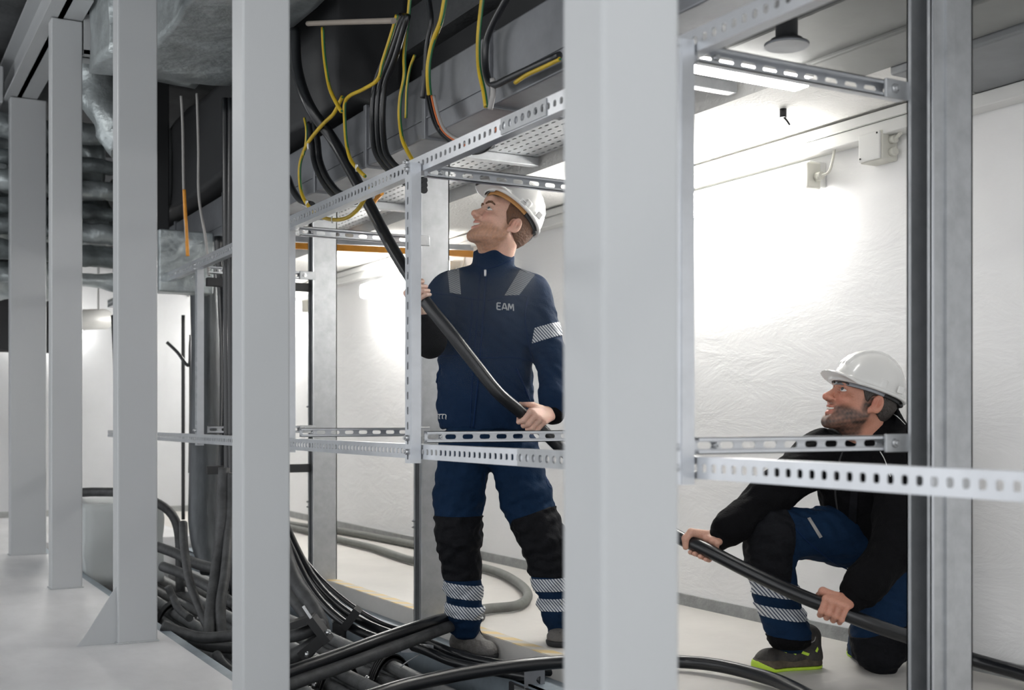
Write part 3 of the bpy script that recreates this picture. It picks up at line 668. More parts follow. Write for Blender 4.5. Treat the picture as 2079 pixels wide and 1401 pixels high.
# mess of cables in the left gap (between third and fourth columns)
gap = [([(372, 1062, 6.2), (374, 1110, 6.1), (385, 1180, 6.0), (405, 1235, 5.9), (425, 1275, 5.8), (470, 1300, 5.7)], .022, 'upright cut cable end standing in the trench between third and fourth columns'),
       ([(455, 950, 6.1), (452, 1060, 6.1), (440, 1150, 6.0), (428, 1240, 5.8), (424, 1300, 5.7)], .030, 'thick dark cable dropping beside the fourth column'),
       ([(470, 960, 6.1), (466, 1060, 6.1), (458, 1160, 5.95), (448, 1230, 5.8), (452, 1310, 5.7)], .026, 'second dark cable dropping beside the fourth column'),
       ([(330, 1270, 5.4), (370, 1285, 5.4), (415, 1295, 5.35), (480, 1290, 5.3)], .026, 'black cable lying across the trench at the foot of the third column'),
       ([(330, 1150, 6.6), (370, 1165, 6.5), (420, 1190, 6.3), (480, 1230, 6.1)], .028, 'grey-black cable in the heap behind the third column'),
       ([(320, 1110, 6.9), (360, 1125, 6.8), (400, 1145, 6.6), (480, 1165, 6.3)], .03, 'grey-black cable on top of the heap behind the third column'),
       ([(340, 1190, 6.3), (352, 1215, 6.3), (362, 1235, 6.2), (385, 1255, 6.0)], .02, 'short dark cable bend low in the heap'),
       ([(390, 1300, 5.6), (430, 1312, 5.5), (480, 1316, 5.45)], .028, 'lowest black cable right of the third column'),
       ([(440, 1330, 5.2), (455, 1352, 5.1), (480, 1372, 5.0)], .022, 'grey cable bending under the fourth column edge')]
for l, r_, lb in gap: cable('trench_heap_cable', pc(l), r_, 'cableD', lb, 'heap of cables in the left gap')
vert = [([(443, 480, 7.0), (450, 600, 7.0), (455, 760, 6.9), (452, 950, 6.7), (446, 1090, 6.6), (446, 1180, 6.6)], .026, 'cable', 'thick black vertical cable left of the fourth column, leftmost of three'),
        ([(458, 200, 6.4), (460, 500, 6.4), (462, 800, 6.4), (464, 1090, 6.4), (464, 1200, 6.4)], .022, 'cable', 'thick black vertical cable left of the fourth column, middle of three'),
        ([(470, 200, 6.3), (468, 500, 6.3), (470, 800, 6.3), (472, 1100, 6.3), (472, 1210, 6.3)], .020, 'cable', 'black vertical cable left of the fourth column, rightmost of three'),
        ([(368, 195, 6.6), (371, 260, 6.6), (373, 380, 6.6), (378, 490, 6.6)], .008, 'greyw', 'pale thin vertical wire between third and fourth columns'),
        ([(400, 190, 6.6), (403, 300, 6.6), (404, 400, 6.6), (418, 490, 6.6), (424, 560, 6.6)], .008, 'greyw', 'second pale vertical wire between third and fourth columns'),
        ([(374, 385, 6.6), (376, 430, 6.6), (378, 460, 6.6), (381, 520, 6.6)], .010, 'orange', 'short orange-yellow wire between third and fourth columns')]
for l, r_, m_, lb in vert: cable('vertical_cable', pc(l), r_, m_, lb, 'vertical cables in the left gap', n=10)
cable('wall_cable', pc([(339, 695, 8.5), (360, 715, 8.5), (383, 742, 8.5), (386, 700, 8.5), (387, 680, 8.5)]), .012, 'cable', 'bent dark conduit against the pale wall between third and fourth columns', n=8)
cable('wall_conduit', pc([(372, 640, 9), (372, 850, 9), (372, 1055, 9)]), .014, 'dark', 'thin dark vertical conduit against the pale wall', n=8, cat='conduit')
cable('wall_conduit', pc([(388, 735, 8.5), (388, 850, 8.5), (386, 960, 8.5)]), .014, 'dark', 'second dark vertical conduit right of the thin one', n=8, cat='conduit')
m_ = MB().tube(pc([(415, 520, 7.6), (418, 700, 7.6), (415, 950, 7.5), (414, 1080, 7.4), (428, 1160, 7.3)]), lambda t: .095 - .03*max(0, t-.7)/.3, 20)
tag(m_.build('insulated_pipe', 'insul'), 'dark grey insulated vertical pipe between third and fourth columns', 'pipe')
tag(MB().bbox((1.62, 7.25, 1.72), (1.95, 7.4, 2.10), .01).build('pipe_collar', 'foil'), 'pale wrapped collar at the top of the dark insulated pipe', 'pipe wrap')
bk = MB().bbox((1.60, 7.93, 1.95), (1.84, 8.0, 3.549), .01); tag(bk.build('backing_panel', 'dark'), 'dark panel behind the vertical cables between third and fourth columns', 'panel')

# foil ducts on the left
def foil_tube(a, b, r, amp, seed, name, label, rib=0.0, m='foil'):
    a, b = V(a), V(b); L = (b-a).length; n = int(L/.035); t = (b-a)/L; u = t.orthogonal().normalized(); w_ = t.cross(u); vs = []; fs = []; K = 36
    for i in range(n+1):
        for k in range(K):
            an = 2*math.pi*k/K; d = u*math.cos(an) + w_*math.sin(an); p = a + t*(L*i/n)
            q = p + d*r; nz = noise.fractal(q*3.2 + V((seed, seed, 0)), .8, 2.1, 4)*amp + rib*math.sin(i*.9)
            vs.append(p + d*(r + nz))
    for i in range(n):
        for k in range(K): k2 = (k+1) % K; fs.append((i*K+k, i*K+k2, (i+1)*K+k2, (i+1)*K+k))
    mb = MB(); mb.add(vs, fs, True); mb.f.append(list(reversed(range(K)))); mb.sm.append(False); mb.f.append([n*K+k for k in range(K)]); mb.sm.append(False)
    return tag(mb.build(name, m), label, 'duct')
foil_tube((-2.2, 9.9, 2.86), (1.7, 9.6, 2.95), .26, .07, 1, 'foil_duct', 'topmost foil-wrapped duct behind the left columns')
foil_tube((-2.2, 9.5, 2.42), (1.72, 9.45, 2.40), .20, .06, 4, 'foil_duct', 'second foil-wrapped duct down behind the left columns')
foil_tube((-2.2, 9.5, 1.99), (1.3, 9.45, 1.97), .15, .05, 8, 'foil_duct', 'lowest crumpled foil-wrapped duct behind the left columns')
foil_tube((-2.2, 9.6, 1.62), (.62, 9.6, 1.56), .14, .05, 11, 'foil_duct', 'crumpled foil-wrapped pipe at head height behind the far left column')
foil_tube((1.50, 7.45, 2.62), (1.22, 7.75, 3.25), .15, .05, 21, 'foil_duct', 'slanting foil-wrapped duct between the second and third columns')
for k, (z_, r_, y_) in enumerate(((3.02, .075, 9.03), (2.80, .06, 9.03), (2.62, .07, 9.03), (2.45, .055, 9.03), (2.30, .06, 9.03), (2.14, .07, 9.03), (1.96, .06, 9.03))):
    foil_tube((-1.6, y_+.03, z_+.05), (2.05, y_, z_), r_, .035, 60+k*3, 'foil_pipe', ['highest', 'second highest', 'third from the top', 'middle', 'third from the bottom', 'second lowest', 'lowest'][k] + ' crumpled foil-wrapped pipe of the stack between second and third columns', m=['foil', 'foil2'][k % 2])
m_ = MB(); m_.frombm(rough_box((1.15, 6.3, 2.86), (1.72, 6.83, 3.3), 10, .025, 9), True); tag(m_.build('foil_box', 'foil'), 'crumpled foil-clad box duct above the gap between third and fourth columns', 'duct')
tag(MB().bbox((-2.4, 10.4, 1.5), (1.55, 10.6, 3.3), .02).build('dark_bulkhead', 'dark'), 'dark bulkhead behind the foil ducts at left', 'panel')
e = empty('white_pipe', P(183, 649, 9.7), 'white pipe end between the second and third columns', 'pipe'); MB().cyl(P(140, 650, 9.55), P(214, 648, 9.9), .085, 20).build('pipe', 'white', e)
q = P(200, 630, 9.8); MB().cyl(q, V((q.x, q.y, 3.55)), .008, 8).build('hanger_rod', 'bolt', e)
# left clutter low
foil_tube((-1.2, 10.6, 1.0), (.66, 10.5, 1.0), .22, .09, 40, 'wrapped_pipe', 'crumpled pale wrapped pipe behind the farthest left column')
foil_tube((-1.2, 10.4, .42), (.66, 10.3, .40), .16, .09, 44, 'wrapped_pipe', 'lower crumpled wrapped pipe behind the farthest left column')
m_ = MB(); m_.frombm(rough_box((1.28, 7.7, -.1), (1.75, 8.5, .42), 8, .03, 50), True); tag(m_.build('pale_crate', mat('pale_sheet', (.50, .53, .53), .6)), 'pale sheet-covered box at the trench edge between second and third columns', 'box')
tag(MB().tube([V((1.16, 8.1, .46)), V((1.4, 8.05, .47)), V((1.6, 7.75, .455)), V((1.80, 7.6, .30)), V((1.82, 7.55, -.15))], .03, 10).build('bent_cable', 'cableD'), 'dark cable bent over the pale box between second and third columns', 'cable')
tag(MB().tube([P(231, 640, 8.4), P(236, 760, 8.4), P(236, 860, 8.4)], .02, 8).build('wall_conduit', 'dark'), 'dark conduit just left of the third column', 'conduit')

# ============================================================ WIRES in front of the duct
XB = 1.90
def wire(uv, X, r, m, label, grp=None, name='earth_wire', cat='wire'): 
    o = cable(name, [PX(a, b, X) for a, b in uv], r, m, label, grp, n=8, sub_=6, cat=cat)
    if m == 'yg': MB().tube([PX(a, b, X) + CV(.45, -.5, -.1)*r for a, b in uv], r*.55, 6, sub=6).build('green_stripe', 'grn', o)
    return o
G = 'wires hanging in front of the duct'
wire([(695,197),(678,230),(662,246),(646,263),(626,289),(614,315),(608,345),(611,387),(623,414),(646,437),(675,446),(705,442),(728,423),(744,397),(754,380)], 1.80, .0085, 'yg', 'yellow-green wire making the big loop under the rail at left', G)
wire([(618,240),(622,262),(621,290),(616,315)], 1.80, .0065, 'yg', 'short yellow wire joining the big loop from above', G)
wire([(655,56),(657,98),(662,141),(670,181),(685,213),(693,226)], 1.76, .0085, 'yg', 'yellow wire hanging in front of the dark void at left', G)
wire([(806,31),(793,75),(777,125),(767,161),(738,181),(711,194),(700,210),(700,246),(703,289),(711,322),(724,341),(741,358)], 1.80, .008, 'yg', 'yellow wire bending left then dropping behind the rail', G)
wire([(833,-10),(828,43),(821,108),(821,154),(813,197),(811,236),(816,279),(826,305),(843,335)], XB, .0085, 'yg', 'straight yellow wire dropping to the bolted rail joint', G)
wire([(842,112),(832,140),(826,180),(824,240)], XB, .006, 'yg', 'thin yellow wire beside the straight one', G)
wire([(905,-10),(895,43),(879,85),(870,131),(870,171),(874,204),(878,225)], XB-.02, .0105, 'yg', 'thick yellow-green wire curving down beside the duct joint', G)
wire([(980,-10),(972,66),(971,115),(974,148),(982,184),(987,217)], XB, .009, 'yg', 'yellow wire near the nearest column, left of the black one', G)
wire([(1046,168),(1070,152),(1100,138),(1136,120)], XB, .007, 'yg', 'yellow wire lying along the top of the rail toward the nearest column', G)
wire([(735,405),(744,394),(752,384)], 1.95, .01, 'orange', 'orange wire end under the rail by the pulled cable', G)
wire([(752,420),(765,402),(775,392)], 2.3, .012, 'orange', 'second orange wire end under the rail', G)
wire([(815,356),(832,350),(848,343)], 1.95, .009, 'orange', 'orange wire end beside the vertical strut', G)
for k, (m__, dx, lb) in enumerate((('cable', 0, 'black'), ('orangew', 5, 'orange-red'), ('greyw', 9, 'grey'), ('cable', -5, 'outer black'))):
    wire([(872+dx,195),(880+dx,230),(891+dx,259),(908+dx,279-dx*.3),(935+dx*.5,296-dx),(961,306-dx),(984-dx*.3,300-dx),(1003-dx*.5,280-dx),(1014-dx*.5,262-dx)], XB-.03, .0062, m__, lb + ' wire of the loop hanging below the rail by the tray bracket', G)
GB = 'black cables hanging in front of the duct'
for k in range(3):
    d = (k-1)*10
    wire([(822+d*.6,30),(793+d,115),(774+d,164),(767+d,213),(767+d,263),(772+d,305),(786+d*.8,330-d*.3),(812+d*.5,355-d*.6),(838,372-d*.7),(862,376-d)], XB-.03, .0135, 'cable', ['left', 'middle', 'right'][k] + ' black cable of the triple bundle curving under the rail', GB, 'bundled_cable', 'cable')
for k in range(2):
    d = k*11
    wire([(628+d,250),(634+d,290),(638+d,325),(650+d,357),(670+d*.8,388-d*.5),(695,406-d),(722,409-d)], XB-.03, .0155, 'cable', ['left', 'right'][k] + ' black cable of the pair curving behind the pulled cable', GB, 'bundled_cable', 'cable')
wire([(585,360),(596,388),(612,408),(634,416)], XB-.02, .016, 'cable', 'black cable emerging beside the fourth column at the rail', GB, 'bundled_cable', 'cable')
wire([(869,-10),(875,43),(866,98),(862,164),(858,200)], XB, .011, 'cable', 'black cable beside the thick yellow-green wire', GB, 'bundled_cable', 'cable')
wire([(1032,-10),(1003,43),(987,85),(985,131),(992,164),(1006,172),(1040,156),(1136,112)], XB, .0125, 'cable', 'black cable curving toward the nearest column over the rail', GB, 'bundled_cable', 'cable')
wire([(1000,160),(1001,190),(995,222)], XB, .010, 'greyw', 'grey conduit stub beside the rail near the nearest column', GB, 'bundled_cable', 'cable')
TL = ['at the lower left of the big yellow-green loop', 'at the bottom of the big yellow-green loop', 'at the left side of the big yellow-green loop', 'around the black cable pair', 'at the bottom of the loop below the rail', 'on the left of the loop below the rail', 'around the black triple bundle', 'on the yellow wire near the pulled cable']
for (u, v, X), lb in zip(((623, 414, 1.80), (675, 446, 1.80), (626, 297, 1.80), (650, 357, 1.87), (961, 306, 1.87), (892, 262, 1.87), (784, 328, 1.87), (724, 341, 1.80)), TL):
    p = PX(u, v, X)
    tag(MB().tube([p - CV(.004, 0, 0), p + CV(.004, 0, 0)], .015, 12, smooth_path=False).build('cable_tie', 'white' if X < 1.85 else 'cleat'), 'small cable tie ' + lb, 'cable tie', 'cable ties on the hanging wires')

# ============================================================ PEOPLE
def bnd(pts, pad):
    a = np.array([tuple(p) for p in pts]); return a.min(0) - pad, a.max(0) + pad
def gen(f, pts, pad, h, sm=1):
    lo, hi = bnd(pts, pad); return surfnet(f, lo, hi, h, sm)
def hand_sdf(c, a, n, bdir, wrist, Rc, k=1.1, spread=1.0):
    c = V(c); a = V(a).normalized(); n = V(n); n = (n - a*n.dot(a)).normalized(); b = a.cross(n)
    if b.dot(V(bdir)) < 0: b = -b
    wrist = V(wrist)
    def pos(deg, rad, o): t = math.radians(deg); return c + a*o + (n*math.cos(t) + b*math.sin(t))*rad
    offs = [.033, .0115, -.0105, -.031]; rad = [.0098, .0102, .0098, .0086]; fs = []; palm = []; mc = []
    for i, o in enumerate(offs):
        o *= k*spread; r = rad[i]*k; cur = [4, -2, 2, 8][i]
        p0 = pos(22 - abs(i-1)*4, Rc + r*1.7, o*1.02); p1 = pos(80 + cur, Rc + r*1.25, o); p2 = pos(134 + cur, Rc + r, o*.98); p3 = pos([186, 196, 192, 178][i], Rc + r*.9, o*.97)
        mc.append(p0)
        fs.append(U([rc(p0, p1, r*1.12, r*1.02), rc(p1, p2, r*1.03, r*.93), rc(p2, p3, r*.93, r*.80), ell(p1, (r*1.12,)*3)], .003))
        wq = wrist.lerp(c, .0) + a*(o*.35); palm.append(rc(wq, p0, r*1.75, r*1.35))
    base = wrist.lerp(mc[0], .42) + a*(.012*k)
    t1 = pos(-48, Rc + .016*k, .050*k); t2 = pos(-92, Rc + .0115*k, .054*k); t3 = pos(-140, Rc + .010*k, .046*k)
    thumb = U([rc(wrist.lerp(mc[0], .15), base, .017*k, .018*k), rc(base, t1, .0175*k, .0135*k), rc(t1, t2, .0130*k, .0120*k), rc(t2, t3, .0122*k, .0098*k)], .006)
    pf = U(palm, .012)
    def f(p):
        d = pf(p)
        for g in fs: d = smin(d, g(p), .0035)
        return smin(d, thumb(p), .007)
    nails = [pos([180, 190, 186, 172][i], Rc + rad[i]*k*1.75, offs[i]*k*spread*.97) for i in range(4)] + [pos(-136, Rc + .010*k*1.95, .046*k)]
    return f, [c + a*.075, c - a*.075, wrist, c + n*.08, c - n*.06, c + b*.06, c - b*.06], nails
def skin_cols(p, base, seed):
    n = fastnoise(p, 60, seed)[:, None]; return np.clip(ar(base)*(1 + .07*n), 0, 1)

def head_model(o, Fv, k, base, hairc, beardc, beard_amt, neck_to, neck_r, hair_low, helm_tilt, helm_z, helm_sc, age):
    """returns dict of parts in world space"""
    F = V(Fv).normalized(); Up = (V((0,0,1)) - F*F.z).normalized(); Rt = F.cross(Up); o = V(o)
    Mx = np.array([list(Rt), list(F), list(Up)], np.float32)     # rows: x right, y forward, z up
    toW = lambda q: (q @ Mx)*k + ar(o); toL = lambda w_: (np.array(Mx) @ (ar(w_) - ar(o)))/k
    nk = toL(neck_to); e = 1
    face = [ell((0,-.018,.035),(.077,.100,.090)), ell((0,.028,-.025),(.064,.066,.088)), ell((0,.045,-.070),(.048,.046,.042)),
            rc((-.056,-.005,-.050),(-.020,.078,-.102),.018,.016), rc((.056,-.005,-.050),(.020,.078,-.102),.018,.016),
            rc((-.011,.080,-.102),(.011,.080,-.102),.0165,.0165), rc((-.034,.079,.026),(.034,.079,.026),.0135,.0135), rc((-.012,.086,.050),(.012,.086,.050),.016,.016)]
    head = U(face, .022)
    neck = U([rc((0,-.030,-.055), nk, .056, neck_r/k), rc((0,.035,-.080), nk + ar((0,.03,0)), .030, neck_r/k*.7)], .03)
    head = U([head, neck], .022)
    for s in (-1, 1): head = sub(head, ell((s*.033,.100,.005),(.020,.019,.0125)), .012)
    nose = U([rc((0,.086,.016),(0,.112,-.026),.0075,.0115), rc((0,.110,-.026),(0,.117,-.030),.0110,.0118), ell((-.0135,.101,-.034),(.0095,.0115,.0085)), ell((.0135,.101,-.034),(.0095,.0115,.0085))], .008)
    head = U([head, nose], .008)
    for s in (-1, 1):
        head = U([head, ell((s*.041,.068,-.028),(.024,.022,.020))], .018)                      # smiling cheek
        head = sub(head, ell((s*.0065,.112,-.043),(.0038,.006,.0035)), .003)
        head = sub(head, rc((s*.018,.100,-.038),(s*.034,.084,-.062),.0022,.0022), .007)         # smile fold
        head = U([head, rc((s*.018,.0935,.014),(s*.045,.080,.010),.0042,.0038), rc((s*.020,.0930,-.003),(s*.044,.080,-.003),.0036,.0030)], .004)   # lids
        for j in range(3): head = sub(head, rc((s*.050,.070,.006-j*.006),(s*.060,.056,.012-j*.011),.0012,.0008), .003)      # crow's feet
    head = sub(head, U([rc((-.029,.091,-.0585),(0,.104,-.0660),.0050,.0088), rc((.029,.091,-.0585),(0,.104,-.0660),.0050,.0088)], .003), .003)
    lips = U([rc((-.031,.0845,-.0545),(-.006,.0985,-.0545),.0036,.0050), rc((.031,.0845,-.0545),(.006,.0985,-.0545),.0036,.0050), rc((-.006,.0985,-.0545),(.006,.0985,-.0545),.005,.005),
              rc((-.029,.0845,-.0610),(0,.0965,-.0790),.0040,.0062), rc((.029,.0845,-.0610),(0,.0965,-.0790),.0040,.0062)], .004)
    head = U([head, lips], .003)
    def ear(s):
        R = [[math.cos(.5), s*math.sin(.5), 0], [-s*math.sin(.5), math.cos(.5), 0], [0, 0, 1]]
        f = U([ell((s*.086,-.018,-.010),(.0085,.019,.031), R), ell((s*.076,-.004,-.034),(.007,.010,.012), R)], .006)
        f = sub(f, ell((s*.0945,-.014,-.004),(.0095,.0115,.020), R), .003)
        return U([f, rc((s*.0875,-.016,.008),(s*.0875,-.014,-.018),.0030,.0030)], .004)
    head = U([head, ear(-1), ear(1)], .004)
    head = wrinkle(head, .0006, 70, 5)
    pos, Fc = surfnet(head, (-.105,-.135,min(-.15, nk[2]-.02)), (.105,.145,.135), .0024, 1)
    x, y, z = pos.T
    ssx = lambda a, b, t: np.clip((t-a)/(b-a), 0, 1)**2*(3-2*np.clip((t-a)/(b-a), 0, 1))
    nz = fastnoise(pos, 90, 3); nz2 = fastnoise(pos, 220, 9)
    c = ar(base)[None]*(1 + .05*nz[:, None])
    red = np.exp(-(((np.abs(x)-.042)/.02)**2 + ((z+.028)/.02)**2 + ((y-.08)/.03)**2)) + np.exp(-((x/.012)**2 + ((z+.03)/.014)**2 + ((y-.118)/.02)**2)) + .9*np.exp(-(((np.abs(x)-.083)/.01)**2 + ((z+.01)/.03)**2))*(y < .01)
    c = c*(1 - red[:, None]*ar((.02,.22,.22))[None])
    zl = -.036 - .018*np.clip(1 - np.abs(x)/.05, 0, 1)
    bm = np.maximum(ssx(0, .016, zl - z + .004*nz)*ssx(-.01, .02, y + .3*np.clip(-z-.03, 0, .1)), ssx(.044, .056, np.abs(x) + .003*nz)*ssx(.080, .074, np.abs(x))*ssx(.03, .012, y)*ssx(-.018, -.004, y)*ssx(.03, .0, z))
    bm *= ssx(-.165, -.115, z + y*.3)
    lip = np.exp(-((x/.023)**4 + ((z+.0655)/.0155)**4 + ((y-.098)/.022)**4)); bm *= (1 - np.clip(lip*1.6, 0, 1)); mus = np.exp(-((x/.026)**4 + ((z+.046)/.007)**2 + ((y-.102)/.016)**2)); bm = np.maximum(bm, mus*.8)
    t = np.clip(bm*beard_amt*(1 + .35*nz2), 0, 1)[:, None]; bt_ = ar(beardc)[None]*(1 + .45*fastnoise(pos*ar((1,1,.5)), 420, 14))[:, None]; c = c*(1-t) + bt_*t
    c = c*(1 - lip[:, None]) + ar((base[0]*.82, base[1]*.52, base[2]*.55))[None]*lip[:, None]
    for s in (-1, 1):
        g = np.exp(-((((x-s*.032)/.017)**2) + ((z-.004)/.010)**2 + ((y-.086)/.016)**2))[:, None]; c = c*(1 - .30*g)
    out = {'skin': (toW(pos), Fc), 'cols': np.clip(c, 0, 1)}
    # hair
    cr = U([off(face[0], .0045), off(ell((0,-.012,.0),(.073,.095,.080)), .003)], .02)
    hl = hair_low
    hair = inter(cr, lambda p: p[..., 1] - (.034 + np.where(p[..., 2] < .02, (p[..., 2]-.02)*.6, 0)), plane((0,-.07,hl), (0,.55,-1)), lambda p: -(p[..., 2] + .03 + np.clip(-p[..., 1]*1.4 - .03, 0, .2)) )
    for s in (-1, 1): hair = sub(hair, ell((s*.082,-.010,-.012),(.020,.021,.030)), .003)
    hair = U([hair, ], .01); hp, hf = surfnet(wrinkle(hair, .0015, 260, 4), (-.095,-.13,-.11), (.095,.07,.09), .0028, 1); out['hair'] = (toW(hp), hf)
    br = U([g for s in (-1, 1) for g in (rc((s*.052,.081,.0240),(s*.040,.0915,.0300),.0030,.0042), rc((s*.040,.0915,.0300),(s*.026,.0965,.0300),.0042,.0046), rc((s*.026,.0965,.0300),(s*.012,.0985,.0250),.0046,.0034))], .002)
    hp, hf = surfnet(br, (-.062,.06,.01), (.062,.115,.045), .0014, 1); out['brow'] = (toW(hp), hf)
    out['eye'] = []
    for s in (-1, 1):
        hp, hf = surfnet(ell((s*.0325,.0795,.0035),(.0120,.0125,.0078)), (s*.0325-.016,.06,-.012), (s*.0325+.016,.096,.02), .0014, 1); ew = (toW(hp), hf)
        gz = V((s*.0325 + (-.0045 if age else -.003), .0890, .0060)); hp, hf = surfnet(ell(gz, (.0056,.0042,.0056)), gz - V((.008,)*3), gz + V((.008,)*3), .0010, 1)
        out['eye'].append((ew, (toW(hp), hf)))
    th = U([rc((-.025,.0845,-.0580),(0,.0960,-.0620),.0040,.0056), rc((.025,.0845,-.0580),(0,.0960,-.0620),.0040,.0056)], .002)
    hp, hf = surfnet(th, (-.034,.07,-.075), (.034,.108,-.05), .0012, 1); out['teeth'] = (toW(hp), hf)
    # helmet (own frame: tilted about x)
    ct, st = math.cos(math.radians(helm_tilt)), math.sin(math.radians(helm_tilt)); RH = np.array([[1,0,0],[0,ct,-st],[0,st,ct]], np.float32)   # rows: local axes of helmet
    ho = ar((0,-.010,helm_z)); tl = lambda q: (q/helm_sc if False else q*helm_sc) @ RH + ho
    dome = ell((0,-.002,.0),(.104,.124,.134)); inn = ell((0,-.002,-.004),(.0985,.1185,.128))
    ribs = []
    for xr in (-.022, 0, .022):
        ps = [(xr, .118*math.cos(a), .128*math.sin(a)) for a in np.linspace(.55, 2.45, 9)]
        ribs += [rc(ps[i], ps[i+1], .009, .009) for i in range(8)]
    dome2 = U([dome, U(ribs, .004)], .008)
    bsl = .22 if age else -.25; brim = inter(ell((0,.095,.0),(.092,.080,.034)), lambda p: p[..., 2] - (.014 + bsl*np.clip(p[..., 1]-.10, -.2, .1)), lambda p: -(p[..., 2] - (.003 + bsl*np.clip(p[..., 1]-.10, -.2, .1))))
    lip_ = inter(ell((0,-.002,-.0),(.1105,.1305,.134)), lambda p: np.abs(p[..., 2]-.004) - .005)
    tabs = [rbox((s*.1015, yy, .026), (.0035,.011,.012), .002) for s in (-1, 1) for yy in (.0, -.06)]
    shell = U([dome2, brim], .012); shell = U([shell, lip_] + tabs, .004)
    shell = inter(shell, lambda p: -(p[..., 2] + .002 + (.02 if not age else 0)*(p[..., 1] > .11))); shell = sub(shell, inn, .003)
    hp, hf = surfnet(shell, (-.118,-.14,-.012), (.118,.182,.146), .0027, 1); out['helmet'] = (toW(tl(hp)), hf)
    sw = inter(ell((0,-.002,0),(.094,.112,.13)), lambda p: np.abs(p[..., 2]+.002) - .010); sw = sub(sw, ell((0,-.002,0),(.087,.105,.124)), .001)
    hp, hf = surfnet(inter(sw, lambda p: -(p[..., 1]+.02)), (-.1,-.03,-.016), (.1,.12,.012), .0024, 1); out['sweat'] = (toW(tl(hp)), hf)
    hp, hf = surfnet(U([inter(sw, lambda p: p[..., 1]+.02), rc((-.055,-.100,-.012),(.055,-.100,-.012),.008,.008), rc((0,-.112,-.014),(0,-.112,-.030),.012,.010)], .004), (-.1,-.13,-.045), (.1,-.01,.012), .0026, 1); out['strap'] = (toW(tl(hp)), hf)
    out['hl'] = lambda q: V(toW(tl(ar(q)[None]))[0].tolist())
    return out

def add_head_parts(h, root, hm, sweat='band'):
    hair = nmesh('hair', [h['hair'], h['brow']], hm, root)
    for ew, ir in h['eye']:
        e = nmesh('eye', [ew], 'eye', root); nmesh('iris', [ir], 'iris', e)
    nmesh('teeth', [h['teeth']], 'teeth', root)
    hel = nmesh('helmet', [h['helmet']], 'helmet', root); hel['label'] = 'white hard hat'
    nmesh('sweatband', [h['sweat']], sweat, hel); nmesh('headband', [h['strap']], 'cleat', hel)
    return hel
def nail_parts(root, nails, c, toward):
    mb = MB()
    for q in nails:
        bm = bmesh.new(); bmesh.ops.create_icosphere(bm, subdivisions=2, radius=.0058)
        for v in bm.verts: v.co = v.co + V(q)
        mb.frombm(bm, True)
    return mb

# ---------------------------------------------------------------- standing worker
D1 = 5.08; J = lambda u, v, D=D1: P(u, v, D)
SK1 = (.80, .49, .37); SK2 = (.60, .28, .19)
org = PX(1020, 1310, 2.50); org = V((org.x, org.y, 0))
h1 = head_model(J(1021, 455, 5.06), CV(-.78, -.40, .48), 1.16, SK1, None, (.44, .21, .10), .55, J(1003, 545, 5.11), .066, -.060, -12, .056, 1.0, 0)
Ft = CV(-.22, -.97, 0).normalized()
ab = (MAINP[6] - MAINP[7]).normalized()
hA, bA, nA = hand_sdf(P(853, 597, 4.74), ab, CV(-.85, .45, -.2), CV(-.2, -1, 0), P(855, 636, 4.80), .0255, 1.12)
ab2 = (MAINP[11] - MAINP[12]).normalized()
hB, bB, nB = hand_sdf(P(1078, 853, 4.765), ab2, CV(.40, -.62, .62), CV(-.6, -.2, -.8), P(1122, 838, 4.86), .0255, 1.14)
core = U([rc(J(990,620), J(990,850), .10, .10), rc(J(915,592), J(1065,595), .055, .055), rc(J(1003,540,5.11), J(1000,620), .06, .08), rc(J(905,600), J(868,690,4.95), .04, .038), rc(J(868,690,4.95), P(855,632,4.80), .036, .030),
          rc(J(1085,600), J(1120,725,4.98), .045, .04), rc(J(1120,725,4.98), P(1121,838,4.86), .036, .030), rc(J(985,860), J(945,930,5.12), .09, .07), rc(J(945,930,5.12), J(930,1090,5.08), .07, .055), rc(J(930,1090,5.08), J(945,1265,5.14), .055, .045),
          rc(J(985,860), J(1050,930,5.08), .09, .07), rc(J(1050,930,5.08), J(1108,1090,5.0), .07, .055), rc(J(1108,1090,5.0), J(1138,1265,4.97), .055, .045)], .03)
mC = gen(core, [J(868,500), J(1140,1280), J(868,700,4.8), J(1130,700,4.9), J(900,1280,5.15)], .1, .014)
mA = gen(hA, bA, .03, .0024); mB = gen(hB, bB, .03, .0024)
w1 = nmesh('person', [h1['skin'], mA, mB, mC], 'skin', None, [h1['cols'], skin_cols(mA[0], (.82,.54,.43), 1), skin_cols(mB[0], (.80,.50,.39), 2), skin_cols(mC[0], SK1, 3)], origin=tuple(org))
tag(w1, 'standing person in navy work jacket and white helmet looking up, guiding the black cable', 'person')
hel1 = add_head_parts(h1, w1, 'hairA')
# jacket
armL = U([rc(J(905,600), J(872,684,4.96), .082, .070)], .03)
armL2 = U([rc(J(872,684,4.96), P(856,640,4.80), .066, .046), ell(J(872,695,4.95), (.07,.07,.07))], .03)
armR = U([rc(J(1078,603), J(1117,722,4.98), .088, .068), rc(J(1117,722,4.98), P(1122,815,4.88), .066, .050), rc(P(1121,812,4.88), P(1124,834,4.87), .056, .050)], .035)
tors = flat(U([rc(J(985,655), J(984,830), .205, .212), rc(J(925,605), J(1050,607), .10, .10)], .08), J(985,700), Ft, .62)
yoke = U([rc(J(1003,552,5.11), J(918,580), .052, .066), rc(J(1003,552,5.11), J(1075,588), .052, .072)], .04)
coll = sub(rc(J(1001,560,5.10), J(1003,506,5.10), .092, .089), rc(J(1000,575,5.088), J(1004,480,5.093), .069, .071), .004)
coll = inter(coll, plane(J(1003,513,5.08), CV(.12, .25, 1)))
jk = U([tors, yoke, armR], .035); jk = U([jk, armL], .03)
jk = inter(jk, plane(J(985,871), (0,0,-1)))
jk = U([jk, coll], .012)
